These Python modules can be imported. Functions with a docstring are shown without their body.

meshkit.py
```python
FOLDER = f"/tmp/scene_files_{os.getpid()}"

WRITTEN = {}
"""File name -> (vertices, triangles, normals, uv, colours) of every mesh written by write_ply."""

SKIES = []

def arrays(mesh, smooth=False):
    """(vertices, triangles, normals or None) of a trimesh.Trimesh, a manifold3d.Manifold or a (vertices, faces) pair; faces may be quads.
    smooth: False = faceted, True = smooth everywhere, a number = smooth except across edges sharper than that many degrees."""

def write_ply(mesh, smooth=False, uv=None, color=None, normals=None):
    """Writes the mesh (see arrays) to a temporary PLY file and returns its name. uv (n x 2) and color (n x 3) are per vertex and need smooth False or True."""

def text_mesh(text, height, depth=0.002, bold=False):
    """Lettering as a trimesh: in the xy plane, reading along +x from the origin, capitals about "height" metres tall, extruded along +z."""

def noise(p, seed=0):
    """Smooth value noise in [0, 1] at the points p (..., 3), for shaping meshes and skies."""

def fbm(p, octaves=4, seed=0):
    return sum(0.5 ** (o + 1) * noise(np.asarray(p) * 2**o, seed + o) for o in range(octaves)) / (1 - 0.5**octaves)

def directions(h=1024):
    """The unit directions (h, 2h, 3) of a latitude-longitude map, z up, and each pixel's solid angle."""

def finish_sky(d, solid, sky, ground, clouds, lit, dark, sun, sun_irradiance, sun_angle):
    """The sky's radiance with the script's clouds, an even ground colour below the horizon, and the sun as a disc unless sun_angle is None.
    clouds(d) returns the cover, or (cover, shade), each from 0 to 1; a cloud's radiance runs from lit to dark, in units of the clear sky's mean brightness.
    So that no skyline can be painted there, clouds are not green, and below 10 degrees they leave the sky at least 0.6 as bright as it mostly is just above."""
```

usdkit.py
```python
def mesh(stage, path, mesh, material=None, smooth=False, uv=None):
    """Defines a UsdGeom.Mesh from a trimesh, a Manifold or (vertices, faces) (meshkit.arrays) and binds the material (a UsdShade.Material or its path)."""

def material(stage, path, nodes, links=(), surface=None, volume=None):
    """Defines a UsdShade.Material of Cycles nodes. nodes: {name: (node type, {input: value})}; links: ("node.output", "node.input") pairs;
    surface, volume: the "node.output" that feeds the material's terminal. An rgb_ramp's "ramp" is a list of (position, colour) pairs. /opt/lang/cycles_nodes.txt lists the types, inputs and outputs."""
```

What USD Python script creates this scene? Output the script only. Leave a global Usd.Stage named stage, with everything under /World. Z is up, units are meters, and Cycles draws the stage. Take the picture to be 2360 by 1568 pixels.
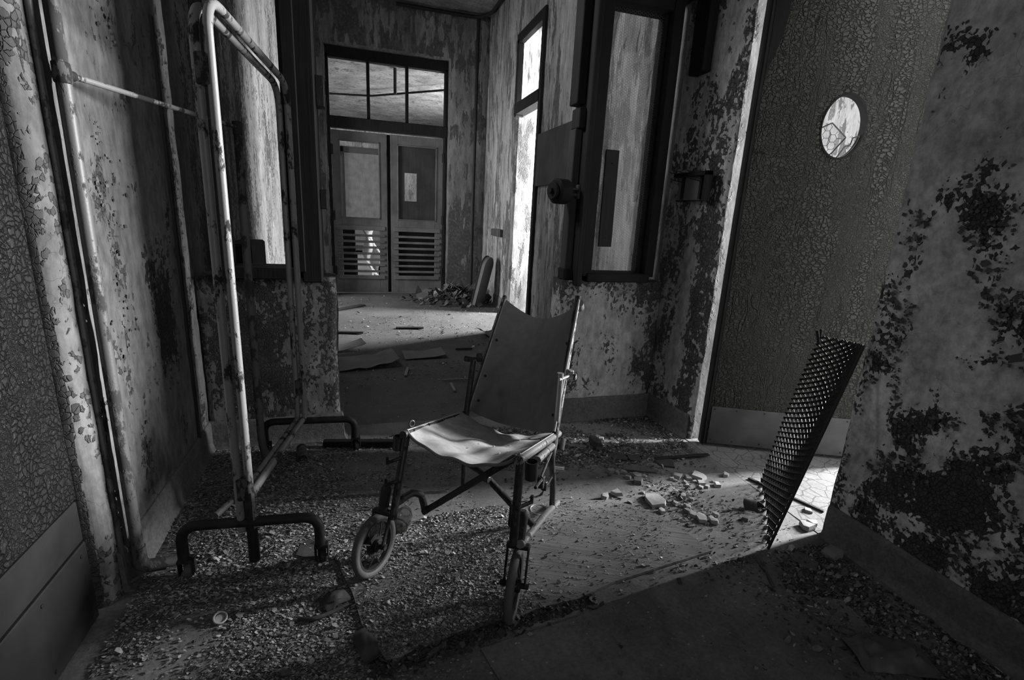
import math, random
import numpy as np, trimesh, manifold3d as m3
from manifold3d import Manifold, CrossSection
from shapely.geometry import Polygon, Point, box as sbox
import meshkit, usdkit
from pxr import Usd, UsdGeom, UsdLux, UsdShade, Sdf, Gf, Vt

rng = np.random.default_rng(7)
random.seed(7)
stage = Usd.Stage.CreateInMemory()
UsdGeom.SetStageUpAxis(stage, UsdGeom.Tokens.z)
UsdGeom.SetStageMetersPerUnit(stage, 1.0)
UsdGeom.Xform.Define(stage, '/World')
UsdGeom.Scope.Define(stage, '/World/Looks')

# ------------------------------------------------------------------ camera
YAW, PITCH, ROLL, FPX, CAMZ = 0.306976, 0.249888, -0.0526070, 1130.383, 1.2
cy, sy, cp, sp = math.cos(YAW), math.sin(YAW), math.cos(PITCH), math.sin(PITCH)
fw = np.array([sy * cp, cy * cp, -sp]); rt = np.array([cy, -sy, 0.0]); dn = np.cross(fw, rt)
r2 = math.cos(ROLL) * rt + math.sin(ROLL) * dn; d2 = -math.sin(ROLL) * rt + math.cos(ROLL) * dn
cam = UsdGeom.Camera.Define(stage, '/World/camera')
cam.CreateHorizontalApertureAttr(36.0); cam.CreateVerticalApertureAttr(36.0 * 1568 / 2360)
cam.CreateFocalLengthAttr(36.0 * FPX / 2360); cam.CreateClippingRangeAttr(Gf.Vec2f(0.02, 200))
mm = Gf.Matrix4d(*r2, 0, *(-d2), 0, *(-fw), 0, 0, 0, CAMZ, 1)
cam.AddTransformOp().Set(mm)
cam.CreateExposureAttr(0.0)

# ------------------------------------------------------------------ daylight
def rect_light(name, pos, normal, w, h, inten):
    L = UsdLux.RectLight.Define(stage, '/World/' + name)
    n = np.array(normal, float); n /= np.linalg.norm(n)
    up = np.array([0, 0, 1.0]) if abs(n[2]) < .9 else np.array([0, 1.0, 0])
    x = np.cross(up, n); x /= np.linalg.norm(x); y = np.cross(n, x)
    L.AddTransformOp().Set(Gf.Matrix4d(*x, 0, *y, 0, *n, 0, *map(float, pos), 1))
    L.CreateWidthAttr(w); L.CreateHeightAttr(h); L.CreateIntensityAttr(inten); L.CreateColorAttr(Gf.Vec3f(1, 1, 1))
    return L
# the light leaves a RectLight along its local -Z, so "normal" is the direction behind it
rect_light('daylight_ward_window', (5.17, 1.58, 1.75), (1, 0, 0), 0.34, 1.6, 640)
rect_light('daylight_porch_window', (3.36, 5.50, 1.75), (1, 0, 0), 0.42, 2.4, 230)
rect_light('daylight_bath_window', (-2.55, 6.35, 1.45), (-1, 0, 0), 1.1, 1.6, 30)
rect_light('added_high_fill', (-1.00, 3.25, 2.95), (-1, 0, .35), 0.8, 0.8, 22)  # added unseen lamp that brightens the wall behind the wire glass
rect_light('daylight_hall_window', (3.55, 11.8, 2.1), (1, 0, 0), 2.6, 2.2, 26)
dome = UsdLux.DomeLight.Define(stage, '/World/overcast_sky')
dome.CreateIntensityAttr(0.19); dome.CreateColorAttr(Gf.Vec3f(1, 1, 1))

# ------------------------------------------------------------------ helpers
USED = {}
def numbered(parent, name):
    k = USED.get((parent, name), -1) + 1
    USED[(parent, name)] = k
    return f'{parent}/{name}' + (f'_{k:03d}' if k else '')
BASE = {}
def key(prim, **kw):
    for k, v in kw.items():
        if v: prim.SetCustomDataByKey(k, v)
def thing(name, label, cat, base=(0, 0, 0), group=None, kind=None):
    p = numbered('/World', name)
    x = UsdGeom.Xform.Define(stage, p); x.AddTranslateOp().Set(Gf.Vec3d(*map(float, base)))
    BASE[p] = np.array(base, float)
    key(x.GetPrim(), label=label, category=cat, group=group, kind=kind)
    return p
def put(parent, name, mesh, mat, smooth=35, label=None, kind=None, attr=None, group=None, cat=None):
    """One Mesh prim, given in world coordinates, under a thing, a part or /World."""
    p = numbered(parent, name)
    b = BASE.get(parent, np.zeros(3)); BASE[p] = b
    v, f, n = meshkit.arrays(mesh, smooth)
    m = UsdGeom.Mesh.Define(stage, p)
    m.CreatePointsAttr(Vt.Vec3fArray.FromNumpy((v - b).astype(np.float32)))
    m.CreateFaceVertexCountsAttr(Vt.IntArray.FromNumpy(np.full(len(f), 3, np.int32)))
    m.CreateFaceVertexIndicesAttr(Vt.IntArray.FromNumpy(f.astype(np.int32).ravel()))
    m.CreateSubdivisionSchemeAttr('none')
    if n is not None:
        m.CreateNormalsAttr(Vt.Vec3fArray.FromNumpy(n.astype(np.float32))); m.SetNormalsInterpolation('vertex')
    if attr is not None:
        UsdGeom.PrimvarsAPI(m).CreatePrimvar('peel', Sdf.ValueTypeNames.FloatArray, 'vertex').Set(Vt.FloatArray.FromNumpy(np.clip(attr(v), 0, 1).astype(np.float32)))
    if mat: UsdShade.MaterialBindingAPI.Apply(m.GetPrim()).Bind(MAT[mat])
    key(m.GetPrim(), label=label, kind=kind, group=group, category=cat)
    return p
def single(name, mesh, mat, label, cat, group=None, kind=None, smooth=35, attr=None):
    return put('/World', name, mesh, mat, smooth, label, kind, attr, group, cat)
def struct(name, mesh, mat, label=None, smooth=35, attr=None, cat=None):
    return put('/World', name, mesh, mat, smooth, label, 'structure', attr, None, cat)

cat_ = trimesh.util.concatenate
def M2T(m):
    a = m.to_mesh(); return trimesh.Trimesh(a.vert_properties[:, :3], a.tri_verts, process=False)
def T2M(t):
    t = trimesh.Trimesh(t.vertices, t.faces, process=True)
    return Manifold(m3.Mesh(np.asarray(t.vertices, np.float32), np.asarray(t.faces, np.uint32)))
def mbox(x0, x1, y0, y1, z0, z1):
    return Manifold.cube([x1 - x0, y1 - y0, z1 - z0]).translate([x0, y0, z0])
def bx(x0, x1, y0, y1, z0, z1, r=0.0):
    """Box, its edges chamfered by r."""
    if r <= 0: return M2T(mbox(x0, x1, y0, y1, z0, z1))
    pts = []
    for sx in (0, 1):
        for sy_ in (0, 1):
            for sz in (0, 1):
                c = [x1 if sx else x0, y1 if sy_ else y0, z1 if sz else z0]; d = [-1 if sx else 1, -1 if sy_ else 1, -1 if sz else 1]
                for k in range(3):
                    q = list(c)
                    for j in range(3):
                        if j != k: q[j] += d[j] * r
                    pts.append(q)
    return M2T(Manifold.hull_points(np.array(pts, np.float64)))
def frame_of(d):
    d = np.array(d, float); d /= np.linalg.norm(d)
    a = np.cross(d, [0, 0, 1.0]) if abs(d[2]) < .95 else np.cross(d, [1.0, 0, 0])
    a /= np.linalg.norm(a); return d, a, np.cross(d, a)
def bar(p, q, w, h, r=0.002, up=None):
    """Rectangular bar from p to q."""
    p, q = np.array(p, float), np.array(q, float); L = np.linalg.norm(q - p)
    d, a, b = frame_of(q - p)
    if up is not None:
        b = np.array(up, float) - np.dot(up, d) * d; b /= np.linalg.norm(b); a = np.cross(b, d)
    t = bx(-w / 2, w / 2, -h / 2, h / 2, 0, L, r)
    t.apply_transform(np.array([[*x, 0] for x in np.array([a, b, d]).T] + [[0, 0, 0, 1]]) if False else mat4(a, b, d, p))
    return fixed(t)
def mat4(a, b, d, p):
    m = np.eye(4); m[:3, 0], m[:3, 1], m[:3, 2], m[:3, 3] = a, b, d, p; return m
def fixed(t):
    if t.volume < 0: t.invert()
    return t
def fillet(pts, r=.05, n=6):
    pts = [np.array(p, float) for p in pts]; out = [pts[0]]
    for a, b, c in zip(pts, pts[1:], pts[2:]):
        u, w = a - b, c - b; lu, lw = np.linalg.norm(u), np.linalg.norm(w); k = min(r, lu * .45, lw * .45)
        p0, p1 = b + u / lu * k, b + w / lw * k
        for t in np.linspace(0, 1, n): out.append((1 - t) ** 2 * p0 + 2 * t * (1 - t) * b + t * t * p1)
    out.append(pts[-1]); return np.array(out)
def tube(pts, r, sides=14, cap=True):
    p = np.array(pts, float); n = len(p)
    t = np.gradient(p, axis=0); t /= np.linalg.norm(t, axis=1, keepdims=True)
    a = frame_of(t[0])[1]; R = np.broadcast_to(np.asarray(r, float), (n,)); V = []
    ang = np.arange(sides) * 2 * np.pi / sides
    for i in range(n):
        a = a - np.dot(a, t[i]) * t[i]; a /= np.linalg.norm(a); b = np.cross(t[i], a)
        V.append(p[i] + R[i] * (np.cos(ang)[:, None] * a + np.sin(ang)[:, None] * b))
    V = np.vstack(V); F = []
    for i in range(n - 1):
        for j in range(sides):
            k = (j + 1) % sides; q = (i * sides + j, i * sides + k, (i + 1) * sides + k, (i + 1) * sides + j)
            F += [(q[0], q[1], q[2]), (q[0], q[2], q[3])]
    if cap:
        V = np.vstack([V, p[0], p[-1]]); c0, c1 = len(V) - 2, len(V) - 1
        for j in range(sides):
            k = (j + 1) % sides; F += [(c0, k, j), (c1, (n - 1) * sides + j, (n - 1) * sides + k)]
    return fixed(trimesh.Trimesh(V, F, process=False))
def rod(p, q, r, sides=12): return tube([p, q], r, sides)
def lathe(profile, axis_p, axis_d, n=32):
    """Closed profile of (radius, height) turned round the axis."""
    t = trimesh.creation.revolve(np.array(profile), sections=n)
    d, a, b = frame_of(axis_d); t.apply_transform(mat4(a, b, d, axis_p)); return fixed(t)
def disc(p, d, r, h, n=24, c=.15):
    e = min(r, h) * c
    return lathe([(0, -h / 2), (r - e, -h / 2), (r, -h / 2 + e), (r, h / 2 - e), (r - e, h / 2), (0, h / 2)], p, d, n)
def torus(p, d, R, r, n=40, k=12, flat=1.0):
    a = np.linspace(0, 2 * np.pi, k + 1)
    return lathe(np.c_[R + r * np.cos(a), flat * r * np.sin(a)], p, d, n)
def sheet(fn, nu, nv, thick=0.0015):
    """Surface fn(u,v) as a thin closed shell."""
    u, v = np.meshgrid(np.linspace(0, 1, nu), np.linspace(0, 1, nv), indexing='ij')
    P = fn(u, v)
    du, dv = np.gradient(P, axis=0), np.gradient(P, axis=1); N = np.cross(du, dv); N /= np.linalg.norm(N, axis=-1, keepdims=True) + 1e-12
    A, B = P + N * thick / 2, P - N * thick / 2; V = np.vstack([A.reshape(-1, 3), B.reshape(-1, 3)]); n = nu * nv; F = []
    I = lambda i, j: i * nv + j
    for i in range(nu - 1):
        for j in range(nv - 1):
            a, b, c, d = I(i, j), I(i + 1, j), I(i + 1, j + 1), I(i, j + 1)
            F += [(a, b, c), (a, c, d), (n + a, n + c, n + b), (n + a, n + d, n + c)]
    rim = [I(i, 0) for i in range(nu)] + [I(nu - 1, j) for j in range(1, nv)] + [I(i, nv - 1) for i in range(nu - 2, -1, -1)] + [I(0, j) for j in range(nv - 2, 0, -1)]
    for a, b in zip(rim, rim[1:] + rim[:1]): F += [(a, n + a, n + b), (a, n + b, b)]
    return fixed(trimesh.Trimesh(V, F, process=False))
def flat_piece(poly, z, h, wob=0.0, seed=0, fine=.05):
    """Board, paper or shard lying flat: polygon with thickness, slightly uneven."""
    m = Manifold.extrude(CrossSection([np.array(poly, float)], m3.FillRule.NonZero), h).translate([0, 0, z])
    if wob:
        m = m.refine_to_length(fine); t = M2T(m); v = t.vertices.copy()
        v[:, 2] += wob * (meshkit.fbm(v * [7, 7, 0] + seed, 3, seed) - .35).clip(0); t.vertices = v; return t
    return M2T(m)
def rough(m, amp, freq, length, seed=0):
    """Refines a Manifold and roughens it, for masonry whose edges are worn."""
    t = M2T(m.refine_to_length(length)); v = t.vertices
    d = np.stack([meshkit.fbm(v * freq + 17.3 * k + seed, 3, seed + k) - .5 for k in range(3)], 1)
    t.vertices = v + 2 * amp * d; return t

# ------------------------------------------------------------------ materials (all greys: the photograph is black and white)
MAT = {}
def mat(name, nodes, links, surface='p.BSDF'):
    MAT[name] = usdkit.material(stage, '/World/Looks/' + name, nodes, links, surface=surface)
g3 = lambda x: (x, x, x)
def plain(name, c, rough_=.6, metal=0.0, var=.35, scale=40, bump=.15, tint=None, dist=.004):
    c = np.array(tint if tint else g3(c))
    mat(name, {'g': ('geometry', {}), 'n': ('noise_texture', {'scale': scale, 'detail': 5, 'roughness': .65}),
               'r': ('rgb_ramp', {'ramp': [(.25, c * (1 - var)), (.55, c), (.8, c * (1 + var))]}),
               'b': ('bump', {'strength': bump, 'distance': dist}), 'p': ('principled_bsdf', {'roughness': rough_, 'metallic': metal, 'specular_ior_level': .35})},
        [('g.position', 'n.vector'), ('n.fac', 'r.fac'), ('r.color', 'p.base_color'), ('n.fac', 'b.height'), ('b.normal', 'p.normal')])

def wall_paint(name, light, dark, streak=.45, edge=3.0, cell=38, crack=1.0, fine=11.0, stain=.35, flake=.55):
    """Flaking paint: the peel attribute says how much old dark paint is left, noise breaks its edge up."""
    L, D = np.array(g3(light)), np.array(g3(dark))
    mat(name, {
        'g': ('geometry', {}), 'a': ('attribute', {'attribute': 'peel'}),
        'm': ('mapping', {'scale': (1, 1, streak)}),
        'n1': ('noise_texture', {'scale': fine, 'detail': 5, 'roughness': .62, 'distortion': .3}),
        'k': ('math', {'math_type': 'multiply_add', 'value2': 1.7, 'value3': -1.345 - flake / 2}), 'kc': ('math', {'math_type': 'multiply_add', 'value2': flake}),
        's': ('math', {'math_type': 'add'}),
        'f': ('map_range', {'from_min': -.5 / edge / 8, 'from_max': .5 / edge / 8, 'to_min': 0., 'to_max': 1., 'clamp': True}),
        # stains and thin cracks in the plaster
        'n2': ('noise_texture', {'scale': 2.6, 'detail': 5, 'roughness': .68}),
        'r2': ('rgb_ramp', {'ramp': [(.28, L * (1 - 1.5 * stain)), (.46, L * .82), (.56, L * 1.05), (.7, L * 1.3)]}),
        'n3': ('noise_texture', {'scale': 5, 'detail': 4, 'roughness': .6}),
        'wm': ('mix_color', {'fac': .25}),
        'v2': ('voronoi_texture', {'feature': 'distance_to_edge', 'scale': 2.3}),
        'c2': ('map_range', {'from_min': 0.0, 'from_max': .0035, 'to_min': .6, 'to_max': 1., 'clamp': True}),
        'lc': ('mix_color', {'blend_type': 'multiply', 'fac': 1.0}),
        # the old paint: crazed into scales
        'm3': ('mapping', {'scale': (1, 1, .8)}), 'wm3': ('mix_color', {'fac': .05}),
        'v3': ('voronoi_texture', {'feature': 'distance_to_edge', 'scale': cell}),
        'c3': ('map_range', {'from_min': 0.0, 'from_max': .10, 'to_min': 1 - .55 * crack, 'to_max': 1., 'clamp': True}),
        'v4': ('voronoi_texture', {'feature': 'f1', 'scale': cell}), 'bw': ('rgb_to_bw', {}),
        'r3': ('rgb_ramp', {'ramp': [(0, D * .7), (.6, D), (1, D * 1.5)]}),
        'dc': ('mix_color', {'blend_type': 'multiply', 'fac': 1.0}),
        'col': ('mix_color', {}),
        'n5': ('noise_texture', {'scale': 30, 'detail': 5, 'roughness': .7}), 'm5': ('map_range', {'from_min': .36, 'from_max': .64, 'to_min': .66, 'to_max': 1.22, 'clamp': True}), 'fm': ('mix_color', {'blend_type': 'multiply', 'fac': 1.0}),
        # relief
        'h1': ('math', {'math_type': 'multiply'}), 'n4': ('noise_texture', {'scale': 60, 'detail': 4}),
        'h2': ('math', {'math_type': 'multiply_add', 'value2': .25}), 'b': ('bump', {'strength': .8, 'distance': .006}),
        'p': ('principled_bsdf', {'roughness': .8, 'specular_ior_level': .25})},
        [('g.position', 'm.vector'), ('m.vector', 'n1.vector'), ('a.fac', 's.value1'), ('n1.fac', 'k.value1'), ('bw.val', 'kc.value1'), ('k.value', 'kc.value3'), ('kc.value', 's.value2'), ('s.value', 'f.value'),
         ('m.vector', 'n2.vector'), ('n2.fac', 'r2.fac'), ('g.position', 'n3.vector'), ('g.position', 'wm.a'), ('n3.color', 'wm.b'), ('wm.result', 'v2.vector'), ('v2.distance', 'c2.value'),
         ('r2.color', 'lc.a'), ('c2.result', 'lc.b'),
         ('g.position', 'm3.vector'), ('m3.vector', 'wm3.a'), ('n1.color', 'wm3.b'), ('wm3.result', 'v3.vector'), ('wm3.result', 'v4.vector'), ('v3.distance', 'c3.value'), ('v4.color', 'bw.color'), ('bw.val', 'r3.fac'),
         ('r3.color', 'dc.a'), ('c3.result', 'dc.b'), ('f.result', 'col.fac'), ('m.vector', 'n5.vector'), ('n5.fac', 'm5.value'), ('lc.result', 'fm.a'), ('m5.result', 'fm.b'), ('fm.result', 'col.a'), ('dc.result', 'col.b'), ('col.result', 'p.base_color'),
         ('f.result', 'h1.value1'), ('c3.result', 'h1.value2'), ('n4.fac', 'h2.value1'), ('h1.value', 'h2.value3'), ('h2.value', 'b.height'), ('b.normal', 'p.normal')])

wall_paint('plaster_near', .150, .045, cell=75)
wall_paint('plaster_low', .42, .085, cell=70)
wall_paint('plaster_side', .52, .055, streak=.8, cell=92, fine=8)
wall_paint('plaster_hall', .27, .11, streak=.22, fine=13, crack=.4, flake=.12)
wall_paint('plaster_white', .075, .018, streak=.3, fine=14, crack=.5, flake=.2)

def alligator(name, c, dark, rotz, cell=80, zs=1.0, tint=None):
    """Old paint crazed into scales between long cracks that follow the grain of the boards."""
    C = np.array(tint if tint else g3(c))
    mr = lambda a, b_, c_, d: ('map_range', {'from_min': a, 'from_max': b_, 'to_min': c_, 'to_max': d, 'clamp': True})
    mul = ('math', {'math_type': 'multiply'})
    mat(name, {
        'g': ('geometry', {}), 'm': ('mapping', {'rotation': (0, 0, rotz)}),
        'nw': ('noise_texture', {'scale': 9, 'detail': 5, 'roughness': .65}), 'wx': ('mix_color', {'fac': .07}), 'ms': ('mapping', {'scale': (1, 1, zs)}),
        'v': ('voronoi_texture', {'feature': 'distance_to_edge', 'scale': cell}), 'c': mr(.0, .15, .0, 1.),
        'w': ('voronoi_texture', {'feature': 'distance_to_edge', 'scale': cell * 1.9}), 'd': mr(.0, .18, .38, 1.),
        'nl': ('noise_texture', {'scale': 7, 'detail': 3}), 'wl': ('mix_color', {'fac': .05}), 'ml': ('mapping', {'scale': (15, 15, .35)}),
        'l': ('voronoi_texture', {'feature': 'distance_to_edge', 'scale': 1.}), 'e': mr(.0, .035, .0, 1.), 'nb': ('noise_texture', {'scale': 4, 'detail': 4, 'roughness': .65}), 'eb': mr(.35, .6, .0, 1.), 'ei': ('math', {'math_type': 'maximum'}),
        'ma': ('mapping', {'scale': (9, 9, 1.2)}), 'na': ('noise_texture', {'scale': 1., 'detail': 4, 'roughness': .65}), 'ca': mr(.34, .52, 0., 1.),
        'mx': ('mix_float', {}), 't1': mul, 'cmix': ('mix_float', {'a': 1.0}), 'nf': ('noise_texture', {'scale': 2.2, 'detail': 5, 'roughness': .7}), 'cf': mr(.3, .7, .62, 1.25),
        'r': ('rgb_ramp', {'ramp': [(0, C * dark), (.35, C * .75), (1, C)]}), 'x': ('mix_color', {'blend_type': 'multiply', 'fac': 1.0}),
        'b': ('bump', {'strength': 1.0, 'distance': .009}), 'p': ('principled_bsdf', {'roughness': .55, 'specular_ior_level': .4})},
        [('g.position', 'm.vector'), ('m.vector', 'nw.vector'), ('m.vector', 'wx.a'), ('nw.color', 'wx.b'), ('wx.result', 'ms.vector'), ('ms.vector', 'v.vector'), ('ms.vector', 'w.vector'), ('v.distance', 'c.value'), ('w.distance', 'd.value'),
         ('m.vector', 'nl.vector'), ('m.vector', 'wl.a'), ('nl.color', 'wl.b'), ('wl.result', 'ml.vector'), ('ml.vector', 'l.vector'), ('l.distance', 'e.value'), ('m.vector', 'nb.vector'), ('nb.fac', 'eb.value'), ('e.result', 'ei.value1'), ('eb.result', 'ei.value2'),
         ('m.vector', 'ma.vector'), ('ma.vector', 'na.vector'), ('na.fac', 'ca.value'), ('ca.result', 'mx.fac'), ('d.result', 'mx.a'), ('c.result', 'mx.b'), ('mx.result', 't1.value1'), ('ei.value', 't1.value2'),
         ('m.vector', 'nf.vector'), ('nf.fac', 'cf.value'), ('t1.value', 'r.fac'), ('r.color', 'x.a'), ('cf.result', 'x.b'), ('x.result', 'p.base_color'), ('t1.value', 'b.height'), ('b.normal', 'p.normal')])
alligator('crazed_door', .21, .06, 0.43, cell=50, zs=1.5, tint=(.038, .039, .034))
alligator('crazed_leaf', .013, .10, 0.0, cell=62, zs=1.1)

def dusty(name, lo, hi, cracks=False, scale=3.0):
    nodes = {'g': ('geometry', {}), 'n': ('noise_texture', {'scale': scale, 'detail': 5, 'roughness': .68}), 'n2': ('noise_texture', {'scale': 90, 'detail': 5, 'roughness': .7}),
             'r': ('rgb_ramp', {'ramp': [(.28, g3(lo)), (.5, g3((lo + hi) / 2)), (.72, g3(hi))]}), 'r2': ('rgb_ramp', {'ramp': [(.3, g3(.65)), (.6, g3(1.0)), (.8, g3(1.2))]}),
             'x': ('mix_color', {'blend_type': 'multiply', 'fac': 1.0}), 'hs': ('math', {'math_type': 'multiply_add', 'value2': .35}),
             'b': ('bump', {'strength': .7, 'distance': .006}), 'p': ('principled_bsdf', {'roughness': .85, 'specular_ior_level': .2})}
    links = [('g.position', 'n.vector'), ('g.position', 'n2.vector'), ('n.fac', 'r.fac'), ('n2.fac', 'r2.fac'), ('r.color', 'x.a'), ('r2.color', 'x.b'), ('n2.fac', 'hs.value1'), ('n.fac', 'hs.value3'),
             ('hs.value', 'b.height'), ('b.normal', 'p.normal')]
    if cracks:
        nodes |= {'v': ('voronoi_texture', {'feature': 'distance_to_edge', 'scale': 15}), 'c': ('map_range', {'from_min': 0., 'from_max': .05, 'to_min': .35, 'to_max': 1., 'clamp': True}), 'x2': ('mix_color', {'blend_type': 'multiply', 'fac': 1.0})}
        links += [('g.position', 'v.vector'), ('v.distance', 'c.value'), ('x.result', 'x2.a'), ('c.result', 'x2.b'), ('x2.result', 'p.base_color')]
    else: links.append(('x.result', 'p.base_color'))
    mat(name, nodes, links)
dusty('floor_dust', .085, .23)
dusty('floor_hall', .065, .125, scale=2.2)
dusty('floor_ward', .14, .26, cracks=True)
dusty('terrazzo', .10, .17, scale=30)

def wood(name, c, axis_rot=(0, 0, 0), stretch=(40, 40, 1.5), rough_=.7, var=.5, bump=.5):
    C = np.array(g3(c))
    mat(name, {'g': ('geometry', {}), 'm': ('mapping', {'rotation': axis_rot, 'scale': (1, 1, 1)}), 'm2': ('mapping', {'scale': stretch}), 'n': ('noise_texture', {'scale': 1.6, 'detail': 7, 'roughness': .62, 'distortion': .4}),
               'n2': ('noise_texture', {'scale': 5, 'detail': 4}), 'r': ('rgb_ramp', {'ramp': [(.25, C * (1 - var)), (.5, C), (.78, C * (1 + var))]}), 'r2': ('rgb_ramp', {'ramp': [(.3, g3(.7)), (.7, g3(1.2))]}),
               'x': ('mix_color', {'blend_type': 'multiply', 'fac': 1.0}), 'b': ('bump', {'strength': bump, 'distance': .003}), 'p': ('principled_bsdf', {'roughness': rough_, 'specular_ior_level': .25})},
        [('g.position', 'm.vector'), ('m.vector', 'm2.vector'), ('m2.vector', 'n.vector'), ('g.position', 'n2.vector'), ('n.fac', 'r.fac'), ('n2.fac', 'r2.fac'), ('r.color', 'x.a'), ('r2.color', 'x.b'), ('x.result', 'p.base_color'), ('n.fac', 'b.height'), ('b.normal', 'p.normal')])
wood('dark_timber', .018)
wood('black_timber', .011)
wood('door_paint', .16, var=.12, bump=.2)
wood('worn_plywood', .13, axis_rot=(0, 0, .45), stretch=(2.0, 70, 30), var=.45, rough_=.8, bump=.8)
wood('grey_board', .05, var=.3, bump=.3)
wood('plank_wood', .030, var=.3, bump=.3)
wood('lit_door', .13, var=.3)

def rusty(name, paint, rust, amount=.42, rough_=.38, metal=.0, spec=.5, scale=18):
    mat(name, {'g': ('geometry', {}), 'm': ('mapping', {'scale': (1, 1, .5)}), 'n': ('noise_texture', {'scale': scale, 'detail': 5, 'roughness': .7}), 'f': ('map_range', {'from_min': amount - .03, 'from_max': amount + .03, 'to_min': 1., 'to_max': 0., 'clamp': True}),
               'n2': ('noise_texture', {'scale': 130, 'detail': 3}), 'x': ('mix_color', {'a': g3(paint), 'b': g3(rust)}), 'rr': ('mix_float', {'a': rough_, 'b': .9}),
               'h': ('math', {'math_type': 'multiply_add', 'value2': .5}), 'b': ('bump', {'strength': .35, 'distance': .002}), 'p': ('principled_bsdf', {'metallic': metal, 'specular_ior_level': spec})},
        [('g.position', 'm.vector'), ('m.vector', 'n.vector'), ('n.fac', 'f.value'), ('g.position', 'n2.vector'), ('f.result', 'x.fac'), ('x.result', 'p.base_color'), ('f.result', 'rr.fac'), ('rr.result', 'p.roughness'), ('n2.fac', 'h.value1'), ('f.result', 'h.value3'), ('h.value', 'b.height'), ('b.normal', 'p.normal')])
rusty('rack_paint', .20, .016, .43)
rusty('rack_worn', .20, .02, .52)
rusty('pipe_paint', .09, .03, .46, rough_=.5)
rusty('crusted', .07, .012, .52, rough_=.8, scale=45)
rusty('black_iron', .014, .03, .45, rough_=.6, spec=.3)
rusty('chair_steel', .045, .03, .45, rough_=.42, metal=.5)
rusty('dull_chrome', .30, .05, .42, rough_=.32, metal=.7)
plain('canvas', .15, .75, var=.25, scale=14, bump=.08)
plain('seat_canvas', .26, .85, var=.35, scale=24, bump=.35)
plain('tyre', .085, .7, var=.15, scale=60, bump=.1)
plain('rubble', .25, .85, var=.25, scale=60, bump=.3)
plain('rubble_dark', .10, .85, var=.3, scale=60, bump=.3)
plain('paper', .13, .85, var=.2, scale=8, bump=.2)
plain('white_cloth', .75, .9, var=.1, scale=12)
plain('steel_plate', .085, .5, metal=.2, var=.45, scale=5, bump=.1)
plain('dark_plate', .026, .5, metal=.2, var=.5, scale=4, bump=.1)
plain('screw', .03, .5, metal=.5)
plain('ceiling_paint', .36, .9, var=.25, scale=3)
plain('tin', .5, .35, metal=.8, var=.15)
plain('dark_cloth', .06, .85, var=.4, scale=20)
plain('leather', .04, .7, var=.4, scale=30, bump=.5)
plain('plastic_bag', .10, .35, var=.3, scale=15, bump=.3)
plain('mat_vinyl', .12, .55, var=.2, scale=10)
plain('mesh_wire', .20, .5, metal=.3)
plain('wire', .06, .5, metal=.6)
mat('window_glass', {'t': ('transparent_bsdf', {'color': g3(.93)}), 'g': ('glossy_bsdf', {'roughness': .05}), 'f': ('fresnel', {'IOR': 1.45}), 'm': ('mix_closure', {})},
    [('f.fac', 'm.fac'), ('t.BSDF', 'm.closure1'), ('g.BSDF', 'm.closure2')], 'm.closure')
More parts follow.
